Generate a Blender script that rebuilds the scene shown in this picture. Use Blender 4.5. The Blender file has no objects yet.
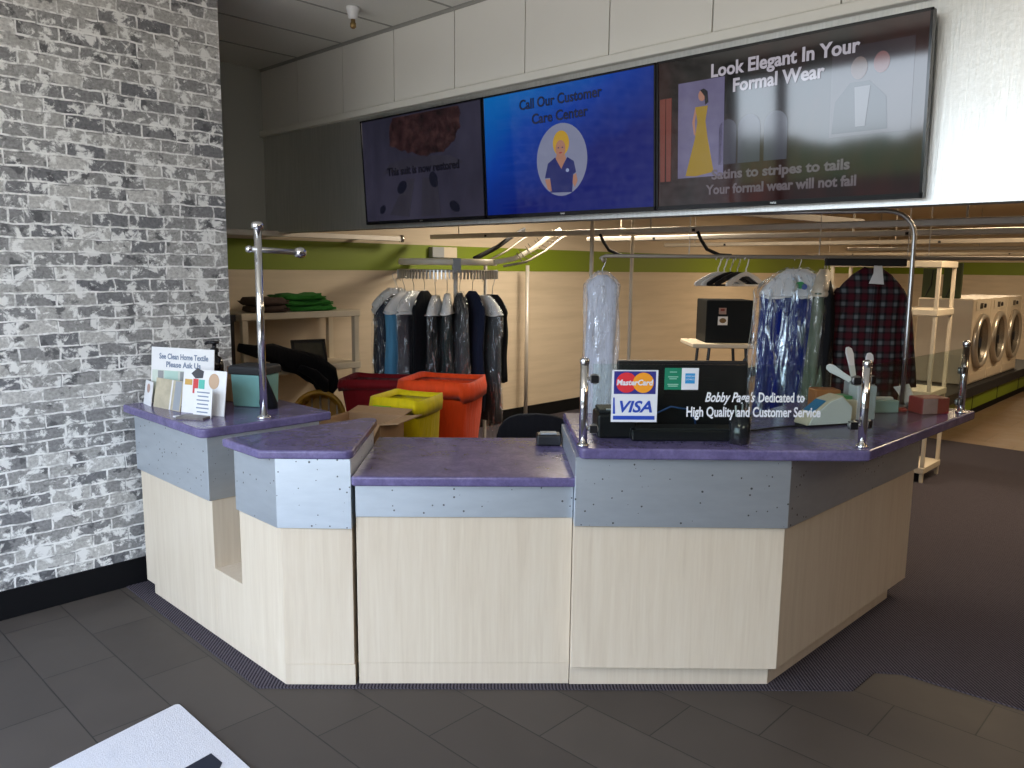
import bpy, bmesh, math, random
from mathutils import Vector, Matrix, noise
S = bpy.context.scene
COL = S.collection
R = math.radians
PI = math.pi
rnd = random.Random(7)

# ------------------------------------------------------------------ materials
def newmat(name):
    m = bpy.data.materials.new(name); m.use_nodes = True
    nt = m.node_tree
    return m, nt, nt.nodes['Principled BSDF']

def N(nt, t, **kw):
    n = nt.nodes.new(t)
    for k, v in kw.items():
        if k in n.inputs.keys(): n.inputs[k].default_value = v
        else: setattr(n, k, v)
    return n

def L(nt, a, b): nt.links.new(a, b)

def ramp(nt, fac, stops, interp='LINEAR'):
    r = nt.nodes.new('ShaderNodeValToRGB'); r.color_ramp.interpolation = interp
    els = r.color_ramp.elements
    while len(els) < len(stops): els.new(0.5)
    for e, (p, c) in zip(els, stops):
        e.position = p; e.color = (c, c, c, 1) if isinstance(c, (int, float)) else (*c[:3], 1)
    L(nt, fac, r.inputs['Fac'])
    return r.outputs['Color']

def mixc(nt, fac, a, b, blend='MIX'):
    m = nt.nodes.new('ShaderNodeMix'); m.data_type = 'RGBA'; m.blend_type = blend
    for s, v in ((m.inputs[0], fac), (m.inputs[6], a), (m.inputs[7], b)):
        if isinstance(v, (int, float)): s.default_value = v
        elif isinstance(v, tuple): s.default_value = (*v[:3], 1)
        else: L(nt, v, s)
    return m.outputs[2]

def objco(nt, scale=(1, 1, 1), loc=(0, 0, 0), rot=(0, 0, 0)):
    tc = nt.nodes.new('ShaderNodeTexCoord'); mp = nt.nodes.new('ShaderNodeMapping')
    mp.inputs['Scale'].default_value = scale; mp.inputs['Location'].default_value = loc
    mp.inputs['Rotation'].default_value = rot
    L(nt, tc.outputs['Object'], mp.inputs['Vector'])
    return mp.outputs['Vector']

def nz(nt, vec, scale, detail=3, rough=0.5, dist=0):
    n = N(nt, 'ShaderNodeTexNoise', Scale=scale, Detail=detail, Roughness=rough, Distortion=dist)
    L(nt, vec, n.inputs['Vector'])
    return n.outputs['Fac']

def bump(nt, b, h, strength=0.2, dist=0.01):
    n = N(nt, 'ShaderNodeBump', Strength=strength, Distance=dist)
    L(nt, h, n.inputs['Height']); L(nt, n.outputs['Normal'], b.inputs['Normal'])

def plain(name, col, rough=0.5, metal=0.0, spec=0.5, vary=0.08, scale=14, bstr=0.0, alpha=None):
    """a painted / plastic / cloth surface with a little procedural variation"""
    m, nt, b = newmat(name)
    v = objco(nt)
    f = nz(nt, v, scale, 4)
    c = mixc(nt, f, tuple(x * (1 - vary) for x in col), tuple(min(1, x * (1 + vary)) for x in col))
    L(nt, c, b.inputs['Base Color'])
    b.inputs['Roughness'].default_value = rough; b.inputs['Metallic'].default_value = metal
    b.inputs['Specular IOR Level'].default_value = spec
    if bstr: bump(nt, b, f, bstr, 0.01)
    return m

def emit(name, col, strength, rough=0.08):
    m, nt, b = newmat(name)
    b.inputs['Base Color'].default_value = (0.004, 0.004, 0.005, 1)
    b.inputs['Emission Color'].default_value = (*col, 1)
    b.inputs['Emission Strength'].default_value = strength
    b.inputs['Roughness'].default_value = rough; b.inputs['Specular IOR Level'].default_value = 0.8
    return m

def mat_brick():
    m, nt, b = newmat('whitewashed_brick_wallpaper')
    tc = nt.nodes.new('ShaderNodeTexCoord'); sep = nt.nodes.new('ShaderNodeSeparateXYZ'); cmb = nt.nodes.new('ShaderNodeCombineXYZ')
    L(nt, tc.outputs['Object'], sep.inputs[0])
    L(nt, sep.outputs['Y'], cmb.inputs['X']); L(nt, sep.outputs['Z'], cmb.inputs['Y'])
    v0 = cmb.outputs[0]
    # wobble the courses a little
    nw = N(nt, 'ShaderNodeTexNoise', Scale=9.0, Detail=3.0); L(nt, v0, nw.inputs['Vector'])
    sub = N(nt, 'ShaderNodeVectorMath', operation='SUBTRACT'); L(nt, nw.outputs['Color'], sub.inputs[0]); sub.inputs[1].default_value = (0.5, 0.5, 0.5)
    sc = N(nt, 'ShaderNodeVectorMath', operation='SCALE'); sc.inputs['Scale'].default_value = 0.028; L(nt, sub.outputs[0], sc.inputs[0])
    add = N(nt, 'ShaderNodeVectorMath', operation='ADD'); L(nt, v0, add.inputs[0]); L(nt, sc.outputs[0], add.inputs[1])
    v = add.outputs[0]
    br = N(nt, 'ShaderNodeTexBrick', Scale=1.0)
    br.offset = 0.5
    br.inputs['Brick Width'].default_value = 0.19; br.inputs['Row Height'].default_value = 0.069
    br.inputs['Mortar Size'].default_value = 0.0062; br.inputs['Mortar Smooth'].default_value = 0.45
    br.inputs['Bias'].default_value = -0.05
    br.inputs['Color1'].default_value = (0, 0, 0, 1); br.inputs['Color2'].default_value = (1, 1, 1, 1); br.inputs['Mortar'].default_value = (0.5, 0.5, 0.5, 1)
    L(nt, v, br.inputs['Vector'])
    tone = ramp(nt, br.outputs['Color'], [(0.0, (0.16, 0.16, 0.166)), (0.22, (0.225, 0.222, 0.22)), (0.5, (0.30, 0.293, 0.282)), (0.78, (0.39, 0.38, 0.36)), (1.0, (0.52, 0.505, 0.48))])
    grain = nz(nt, v0, 60, 5, 0.6)
    tone = mixc(nt, 0.55, tone, ramp(nt, grain, [(0.25, 0.2), (0.75, 0.95)]), 'OVERLAY')
    # dark scorched patches, then white-wash, then mortar
    dk = nz(nt, v0, 8.5, 4, 0.6)
    tone = mixc(nt, ramp(nt, dk, [(0.575, 0.0), (0.625, 0.8)]), tone, (0.085, 0.085, 0.09))
    ws = nz(nt, v0, 13, 6, 0.68, 0.4)
    col = mixc(nt, ramp(nt, ws, [(0.518, 0.0), (0.585, 0.92)]), tone, (0.84, 0.83, 0.80))
    mo = nz(nt, v0, 17, 4, 0.6)
    mfac = N(nt, 'ShaderNodeMath', operation='MULTIPLY'); L(nt, br.outputs['Fac'], mfac.inputs[0])
    L(nt, ramp(nt, mo, [(0.34, 0.1), (0.56, 1.0)]), mfac.inputs[1])
    col = mixc(nt, mfac.outputs[0], col, (0.87, 0.86, 0.83))
    # dark crack lines under the bricks
    br2 = N(nt, 'ShaderNodeTexBrick', Scale=1.0); br2.offset = 0.5
    for k, q in (('Brick Width', 0.19), ('Row Height', 0.069), ('Mortar Size', 0.003), ('Mortar Smooth', 0.3)): br2.inputs[k].default_value = q
    off = N(nt, 'ShaderNodeVectorMath', operation='ADD'); L(nt, v, off.inputs[0]); off.inputs[1].default_value = (0.003, 0.006, 0)
    L(nt, off.outputs[0], br2.inputs['Vector'])
    cr = N(nt, 'ShaderNodeMath', operation='MULTIPLY'); L(nt, br2.outputs['Fac'], cr.inputs[0])
    L(nt, ramp(nt, nz(nt, v0, 11, 4), [(0.48, 0.0), (0.62, 0.6)]), cr.inputs[1])
    col = mixc(nt, cr.outputs[0], col, (0.06, 0.06, 0.065))
    L(nt, col, b.inputs['Base Color']); b.inputs['Roughness'].default_value = 0.75
    b.inputs['Specular IOR Level'].default_value = 0.25
    return m

def mat_tile(name, c1, c2, grout, bw, rh, loc, rough=0.42):
    m, nt, b = newmat(name)
    v = objco(nt, loc=loc)
    br = N(nt, 'ShaderNodeTexBrick', Scale=1.0); br.offset = 0.5
    for k, q in (('Brick Width', bw), ('Row Height', rh), ('Mortar Size', 0.0028), ('Mortar Smooth', 0.1), ('Bias', 0.0)): br.inputs[k].default_value = q
    br.inputs['Color1'].default_value = (*c1, 1); br.inputs['Color2'].default_value = (*c2, 1); br.inputs['Mortar'].default_value = (*grout, 1)
    L(nt, v, br.inputs['Vector'])
    cl = nz(nt, v, 5, 6, 0.65)
    col = mixc(nt, 0.5, br.outputs['Color'], ramp(nt, cl, [(0.25, 0.35), (0.75, 0.62)]), 'OVERLAY')
    L(nt, col, b.inputs['Base Color'])
    L(nt, ramp(nt, cl, [(0.3, rough - 0.06), (0.7, rough + 0.08)]), b.inputs['Roughness'])
    b.inputs['Specular IOR Level'].default_value = 0.32
    inv = N(nt, 'ShaderNodeMath', operation='SUBTRACT'); inv.inputs[0].default_value = 1; L(nt, br.outputs['Fac'], inv.inputs[1])
    bump(nt, b, inv.outputs[0], 0.5, 0.002)
    return m

def mat_carpet():
    m, nt, b = newmat('ribbed_carpet')
    v = objco(nt, rot=(0, 0, R(0)))
    w = N(nt, 'ShaderNodeTexWave', Scale=30.0, Distortion=0.8, Detail=1.0); w.bands_direction = 'DIAGONAL'; w.inputs['Detail Scale'].default_value = 6
    L(nt, v, w.inputs['Vector'])
    g = nz(nt, v, 160, 3, 0.7)
    mx = N(nt, 'ShaderNodeMath', operation='MULTIPLY_ADD'); L(nt, g, mx.inputs[0]); mx.inputs[1].default_value = 0.7; L(nt, w.outputs['Fac'], mx.inputs[2])
    c = ramp(nt, mx.outputs[0], [(0.3, (0.014, 0.0125, 0.016)), (0.85, (0.070, 0.060, 0.074)), (1.0, (0.10, 0.088, 0.10))])
    L(nt, c, b.inputs['Base Color']); b.inputs['Roughness'].default_value = 1.0; b.inputs['Specular IOR Level'].default_value = 0.03
    bump(nt, b, mx.outputs[0], 0.6, 0.004)
    return m

def mat_wood():
    m, nt, b = newmat('pale_maple_laminate')
    v = objco(nt, scale=(14, 14, 0.9))
    f = nz(nt, v, 2.2, 7, 0.62, 0.5)
    f2 = nz(nt, objco(nt, scale=(60, 60, 2.5)), 1.5, 3, 0.6)
    c = ramp(nt, f, [(0.28, (0.565, 0.47, 0.355)), (0.5, (0.61, 0.515, 0.395)), (0.72, (0.64, 0.55, 0.43))])
    c = mixc(nt, 0.07, c, ramp(nt, f2, [(0.3, 0.25), (0.7, 0.8)]), 'OVERLAY')
    L(nt, c, b.inputs['Base Color']); b.inputs['Roughness'].default_value = 0.42
    b.inputs['Specular IOR Level'].default_value = 0.35
    return m

def mat_band(name='dimpled_aluminium', dots=True):
    m, nt, b = newmat(name)
    v = objco(nt)
    f = nz(nt, objco(nt, scale=(2, 2, 8)), 4, 3, 0.6)
    c = ramp(nt, f, [(0.3, (0.58, 0.63, 0.68)), (0.7, (0.63, 0.68, 0.73))])
    if dots:
        vo = N(nt, 'ShaderNodeTexVoronoi', Scale=34.0); vo.feature = 'F1'; L(nt, v, vo.inputs['Vector'])
        sz = N(nt, 'ShaderNodeSeparateColor'); L(nt, vo.outputs['Color'], sz.inputs[0])
        thr = N(nt, 'ShaderNodeMapRange'); L(nt, sz.outputs[0], thr.inputs[0])
        thr.inputs[1].default_value = 0.1; thr.inputs[2].default_value = 1; thr.inputs[3].default_value = 0.0; thr.inputs[4].default_value = 0.175
        lt = N(nt, 'ShaderNodeMath', operation='LESS_THAN'); L(nt, vo.outputs['Distance'], lt.inputs[0]); L(nt, thr.outputs[0], lt.inputs[1])
        c = mixc(nt, lt.outputs[0], c, (0.13, 0.14, 0.15))
    L(nt, c, b.inputs['Base Color'])
    b.inputs['Metallic'].default_value = 0.82; b.inputs['Roughness'].default_value = 0.42
    return m

def mat_sheet_metal():
    m, nt, b = newmat('brushed_steel_sheet')
    f = nz(nt, objco(nt, scale=(30, 30, 1.2)), 3, 5, 0.65)
    f2 = nz(nt, objco(nt), 45, 3, 0.6)
    c = ramp(nt, f, [(0.3, (0.62, 0.63, 0.61)), (0.7, (0.76, 0.76, 0.74))])
    L(nt, c, b.inputs['Base Color']); b.inputs['Metallic'].default_value = 0.9
    L(nt, ramp(nt, f, [(0.3, 0.36), (0.7, 0.50)]), b.inputs['Roughness'])
    ad = N(nt, 'ShaderNodeMath', operation='ADD'); L(nt, f, ad.inputs[0]); L(nt, f2, ad.inputs[1])
    bump(nt, b, ad.outputs[0], 0.25, 0.004)
    return m

def mat_counter():
    m, nt, b = newmat('purple_mottled_laminate')
    v = objco(nt)
    f = nz(nt, v, 9, 7, 0.7, 0.6); f2 = nz(nt, v, 70, 4, 0.7)
    c = ramp(nt, f, [(0.28, (0.080, 0.064, 0.140)), (0.5, (0.120, 0.100, 0.215)), (0.72, (0.170, 0.144, 0.285))])
    c = mixc(nt, 0.35, c, ramp(nt, f2, [(0.3, 0.3), (0.7, 0.75)]), 'OVERLAY')
    L(nt, c, b.inputs['Base Color']); b.inputs['Roughness'].default_value = 0.2
    return m

def mat_film(name, tint=(0.85, 0.9, 1.0), fac=0.28, rough=0.16, bscale=28, white=0.12):
    """thin clear dry-cleaning plastic: mostly see-through, crinkled glossy sheen"""
    m = bpy.data.materials.new(name); m.use_nodes = True; nt = m.node_tree; nt.nodes.clear()
    out = nt.nodes.new('ShaderNodeOutputMaterial')
    tr = nt.nodes.new('ShaderNodeBsdfTransparent'); gl = nt.nodes.new('ShaderNodeBsdfGlossy'); df = nt.nodes.new('ShaderNodeBsdfDiffuse')
    gl.inputs['Roughness'].default_value = rough; gl.inputs['Color'].default_value = (*tint, 1)
    df.inputs['Color'].default_value = (*tint, 1)
    v = objco(nt, scale=(1, 1, 0.35))
    f = nz(nt, v, bscale, 4, 0.6, 0.8)
    bm_ = N(nt, 'ShaderNodeBump', Strength=0.9, Distance=0.03); L(nt, f, bm_.inputs['Height'])
    L(nt, bm_.outputs['Normal'], gl.inputs['Normal']); L(nt, bm_.outputs['Normal'], df.inputs['Normal'])
    a = nt.nodes.new('ShaderNodeMixShader')
    stv = nz(nt, objco(nt, scale=(1, 1, 0.16), rot=(0.12, 0.1, 0)), bscale, 5, 0.62, 1.2)
    L(nt, ramp(nt, stv, [(0.51, fac * 0.07), (0.585, fac * 0.9), (0.68, min(1, fac * 2.0))]), a.inputs[0])
    L(nt, tr.outputs[0], a.inputs[1]); L(nt, gl.outputs[0], a.inputs[2])
    a2 = nt.nodes.new('ShaderNodeMixShader')
    w = ramp(nt, nz(nt, objco(nt, scale=(1, 1, 0.2)), 20, 4, 0.65), [(0.4, white * 0.4), (0.7, min(1, white * 1.8))])
    L(nt, w, a2.inputs[0]); L(nt, a.outputs[0], a2.inputs[1]); L(nt, df.outputs[0], a2.inputs[2])
    L(nt, a2.outputs[0], out.inputs[0])
    return m

def mat_glass(name, tint=(0.92, 0.97, 0.945)):
    m = bpy.data.materials.new(name); m.use_nodes = True; nt = m.node_tree; nt.nodes.clear()
    out = nt.nodes.new('ShaderNodeOutputMaterial')
    tr = nt.nodes.new('ShaderNodeBsdfTransparent'); tr.inputs[0].default_value = (*tint, 1)
    gl = nt.nodes.new('ShaderNodeBsdfGlossy'); gl.inputs['Roughness'].default_value = 0.01
    lw = N(nt, 'ShaderNodeLayerWeight', Blend=0.5)
    pw = N(nt, 'ShaderNodeMath', operation='POWER'); L(nt, lw.outputs['Facing'], pw.inputs[0]); pw.inputs[1].default_value = 5.0
    fr = N(nt, 'ShaderNodeMath', operation='MULTIPLY_ADD'); L(nt, pw.outputs[0], fr.inputs[0]); fr.inputs[1].default_value = 0.9; fr.inputs[2].default_value = 0.035
    mx = nt.nodes.new('ShaderNodeMixShader')
    L(nt, fr.outputs[0], mx.inputs[0]); L(nt, tr.outputs[0], mx.inputs[1]); L(nt, gl.outputs[0], mx.inputs[2]); L(nt, mx.outputs[0], out.inputs[0])
    return m

def mat_cloth(name, col, sheen=0.03, rough=0.9):
    m, nt, b = newmat(name)
    v = objco(nt)
    f = nz(nt, objco(nt, scale=(1, 1, 0.15)), 26, 4, 0.6); g = nz(nt, v, 220, 2)
    c = mixc(nt, f, tuple(x * 0.7 for x in col), tuple(min(1, x * 1.2) for x in col))
    L(nt, c, b.inputs['Base Color']); b.inputs['Roughness'].default_value = rough
    b.inputs['Sheen Weight'].default_value = sheen; b.inputs['Specular IOR Level'].default_value = 0.12
    bump(nt, b, f, 0.5, 0.02)
    return m

def mat_plaid():
    m, nt, b = newmat('red_black_plaid_flannel')
    tc = nt.nodes.new('ShaderNodeTexCoord'); sep = nt.nodes.new('ShaderNodeSeparateXYZ'); L(nt, tc.outputs['Object'], sep.inputs[0])
    def stripes(sock, freq, lo, hi, ph=0.0):
        a = N(nt, 'ShaderNodeMath', operation='MULTIPLY_ADD'); L(nt, sock, a.inputs[0]); a.inputs[1].default_value = freq; a.inputs[2].default_value = ph + 100
        f = N(nt, 'ShaderNodeMath', operation='FRACT'); L(nt, a.outputs[0], f.inputs[0])
        return ramp(nt, f.outputs[0], [(max(0, lo - 0.10), 0.0), (lo, 1.0), (hi, 1.0), (min(1, hi + 0.12), 0.0)])
    x, z = sep.outputs['X'], sep.outputs['Z']
    rx, rz = stripes(x, 12.5, 0.12, 0.40), stripes(z, 12.5, 0.12, 0.40)
    wx, wz = stripes(x, 12.5, 0.64, 0.82), stripes(z, 12.5, 0.64, 0.82)
    red = N(nt, 'ShaderNodeMath', operation='ADD'); L(nt, rx, red.inputs[0]); L(nt, rz, red.inputs[1])
    hr = N(nt, 'ShaderNodeMath', operation='MULTIPLY'); L(nt, red.outputs[0], hr.inputs[0]); hr.inputs[1].default_value = 0.5
    c = mixc(nt, hr.outputs[0], (0.010, 0.009, 0.011), (0.070, 0.010, 0.016))
    wh = N(nt, 'ShaderNodeMath', operation='ADD'); L(nt, wx, wh.inputs[0]); L(nt, wz, wh.inputs[1])
    pr = N(nt, 'ShaderNodeMath', operation='MULTIPLY'); L(nt, wx, pr.inputs[0]); L(nt, wz, pr.inputs[1])
    hw = N(nt, 'ShaderNodeMath', operation='MULTIPLY_ADD'); L(nt, wh.outputs[0], hw.inputs[0]); hw.inputs[1].default_value = 0.06; p5 = N(nt, 'ShaderNodeMath', operation='MULTIPLY'); L(nt, pr.outputs[0], p5.inputs[0]); p5.inputs[1].default_value = 0.22; L(nt, p5.outputs[0], hw.inputs[2])
    c = mixc(nt, hw.outputs[0], c, (0.36, 0.40, 0.42))
    L(nt, c, b.inputs['Base Color']); b.inputs['Roughness'].default_value = 0.95; b.inputs['Specular IOR Level'].default_value = 0.1
    return m

def mat_sidewall():
    """cream wall: thin board joints and faint long smudges"""
    m, nt, b = newmat('cream_painted_wall')
    v = objco(nt)
    f = nz(nt, objco(nt, scale=(1, 0.5, 7)), 1.6, 4, 0.6)
    c = ramp(nt, f, [(0.3, (0.52, 0.43, 0.315)), (0.6, (0.60, 0.50, 0.375))])
    L(nt, c, b.inputs['Base Color']); b.inputs['Roughness'].default_value = 0.6
    return m

def mat_rug():
    m, nt, b = newmat('white_mat_pile')
    v = objco(nt)
    f = nz(nt, v, 240, 3, 0.7); g = nz(nt, v, 7, 5, 0.6)
    c = ramp(nt, f, [(0.25, (0.52, 0.51, 0.53)), (0.7, (0.70, 0.69, 0.71))])
    c = mixc(nt, ramp(nt, g, [(0.62, 0.0), (0.75, 0.35)]), c, (0.42, 0.42, 0.45))
    L(nt, c, b.inputs['Base Color']); b.inputs['Roughness'].default_value = 0.95; bump(nt, b, f, 0.8, 0.004)
    return m

def mat_screen_blue():
    m, nt, b = newmat('blue_gradient_screen')
    v = objco(nt)
    sep = nt.nodes.new('ShaderNodeSeparateXYZ'); L(nt, v, sep.inputs[0])
    f = nz(nt, v, 2.0, 3, 0.6)
    a = N(nt, 'ShaderNodeMath', operation='MULTIPLY_ADD'); L(nt, sep.outputs['Z'], a.inputs[0]); a.inputs[1].default_value = 0.9; a.inputs[2].default_value = 0.05
    s2 = N(nt, 'ShaderNodeMath', operation='MULTIPLY_ADD'); L(nt, sep.outputs['X'], s2.inputs[0]); s2.inputs[1].default_value = -0.38; L(nt, a.outputs[0], s2.inputs[2])
    s3 = N(nt, 'ShaderNodeMath', operation='MULTIPLY_ADD'); L(nt, f, s3.inputs[0]); s3.inputs[1].default_value = 0.35; L(nt, s2.outputs[0], s3.inputs[2])
    c = ramp(nt, s3.outputs[0], [(0.1, (0.002, 0.008, 0.15)), (0.40, (0.002, 0.045, 0.34)), (0.68, (0.002, 0.13, 0.46)), (1.0, (0.002, 0.20, 0.34))])
    L(nt, c, b.inputs['Emission Color']); b.inputs['Emission Strength'].default_value = 0.75
    b.inputs['Base Color'].default_value = (0.004, 0.004, 0.006, 1); b.inputs['Roughness'].default_value = 0.06
    return m

def mat_screen_noise(name, stops, scale, strength, squash=(1, 1, 1), detail=4):
    m, nt, b = newmat(name)
    f = nz(nt, objco(nt, scale=squash), scale, detail, 0.6)
    L(nt, ramp(nt, f, stops), b.inputs['Emission Color']); b.inputs['Emission Strength'].default_value = strength
    b.inputs['Base Color'].default_value = (0.004, 0.004, 0.005, 1); b.inputs['Roughness'].default_value = 0.06; b.inputs['Specular IOR Level'].default_value = 0.8
    return m

M = dict(
    brick=mat_brick(),
    tile=mat_tile('dark_slate_tile', (0.056, 0.046, 0.039), (0.070, 0.058, 0.049), (0.024, 0.021, 0.019), 0.61, 0.305, (2.497 + 0.305, -1.54, 0), 0.56),
    tan_tile=mat_tile('tan_floor_tile', (0.17, 0.11, 0.062), (0.20, 0.13, 0.075), (0.10, 0.065, 0.04), 0.6, 0.6, (0, 0, 0), 0.4),
    carpet=mat_carpet(), wood=mat_wood(), band=mat_band(), band_plain=mat_band('plain_aluminium', False), sheet=mat_sheet_metal(), top=mat_counter(),
    cream=mat_sidewall(), green=plain('olive_green_paint', (0.165, 0.225, 0.004), 0.55, vary=0.05, scale=2),
    dkgreen=plain('dark_green_board', (0.045, 0.062, 0.012), 0.6),
    base=plain('black_cove_base', (0.004, 0.004, 0.005), 0.7, spec=0.15),
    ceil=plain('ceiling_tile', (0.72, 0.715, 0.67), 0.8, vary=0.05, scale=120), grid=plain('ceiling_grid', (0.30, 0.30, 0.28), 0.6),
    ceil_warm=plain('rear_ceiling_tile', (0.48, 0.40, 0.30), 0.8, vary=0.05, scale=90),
    panel=plain('white_wall_panel', (0.72, 0.71, 0.67), 0.5, vary=0.03, scale=3), greywall=plain('grey_green_wall', (0.40, 0.42, 0.40), 0.6, vary=0.04, scale=3),
    ledge=plain('white_ledge', (0.70, 0.69, 0.64), 0.45, vary=0.03), backing=plain('panel_joint', (0.26, 0.26, 0.24), 0.7),
    chrome=plain('polished_chrome', (0.80, 0.81, 0.83), 0.13, 1.0, vary=0.03, scale=4), steel=plain('satin_steel', (0.55, 0.55, 0.55), 0.34, 1.0, vary=0.06),
    galv=plain('pale_grey_rail', (0.60, 0.56, 0.51), 0.42, 0.35, vary=0.08), galv_dark=plain('dull_rail', (0.36, 0.31, 0.25), 0.5, 0.3, vary=0.1),
    blackp=plain('black_plastic', (0.008, 0.008, 0.010), 0.35), blackm=plain('black_matte', (0.009, 0.009, 0.011), 0.7), blackg=plain('black_gloss', (0.006, 0.006, 0.008), 0.12),
    whitep=plain('white_plastic', (0.70, 0.71, 0.72), 0.4, vary=0.04), creamp=plain('cream_resin', (0.60, 0.52, 0.40), 0.55, vary=0.05), greyp=plain('grey_plastic', (0.30, 0.32, 0.34), 0.5),
    wood_white=plain('hanger_white', (0.70, 0.66, 0.60), 0.45), tubewhite=plain('cream_conveyor_tube', (0.66, 0.60, 0.48), 0.4),
    paper=plain('white_paper', (0.72, 0.71, 0.70), 0.7, vary=0.05, scale=20), glass=mat_glass('green_tinted_glass'),
    film=mat_film('clear_poly_film', (0.9, 0.95, 1.0), 0.45, 0.2, 30, 0.008), film_white=mat_film('milky_poly_film', (0.80, 0.83, 0.90), 0.30, 0.2, 16, 0.26), film_blue=mat_film('crinkled_poly_film', (0.75, 0.87, 1.0), 0.62, 0.28, 22, 0.03), film_thin=mat_film('thin_poly_film', (0.9, 0.88, 0.82), 0.22, 0.2, 22, 0.02),
    plaid=mat_plaid(), rug=mat_rug(), navy=plain('navy_rug_print', (0.006, 0.009, 0.02), 0.95), rugedge=plain('dark_rubber_edge', (0.03, 0.03, 0.03), 0.8),
    teal=plain('teal_plastic', (0.20, 0.42, 0.40), 0.3, vary=0.25, scale=9), card=plain('kraft_cardboard', (0.36, 0.22, 0.115), 0.8, vary=0.1, scale=30), cardin=plain('cardboard_inside', (0.30, 0.18, 0.09), 0.85),
    yellowp=plain('yellow_plastic', (0.55, 0.30, 0.03), 0.4), kraft=plain('brown_kraft', (0.30, 0.18, 0.09), 0.7, vary=0.3, scale=18),
    orange=mat_cloth('orange_nylon', (0.78, 0.07, 0.012), 0.1, 0.6), yellow=mat_cloth('yellow_nylon', (0.70, 0.55, 0.006), 0.1, 0.6), red=mat_cloth('red_nylon', (0.20, 0.007, 0.012), 0.1, 0.6),
    greencl=mat_cloth('green_cloth', (0.035, 0.19, 0.03)), browncl=mat_cloth('brown_print_cloth', (0.075, 0.05, 0.04)), blackcl=mat_cloth('black_cloth', (0.006, 0.006, 0.008), 0.05),
)
for k, c in dict(g_black=(0.007, 0.008, 0.011), g_navy=(0.012, 0.016, 0.035), g_sky=(0.10, 0.30, 0.50), g_grey=(0.055, 0.05, 0.065), g_teal=(0.010, 0.020, 0.024), g_steel=(0.045, 0.05, 0.056), g_royal=(0.007, 0.016, 0.15), g_olive=(0.10, 0.13, 0.09), g_white=(0.62, 0.66, 0.78), g_char=(0.010, 0.0105, 0.012)).items():
    M[k] = mat_cloth('garment_' + k[2:], c)

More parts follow.
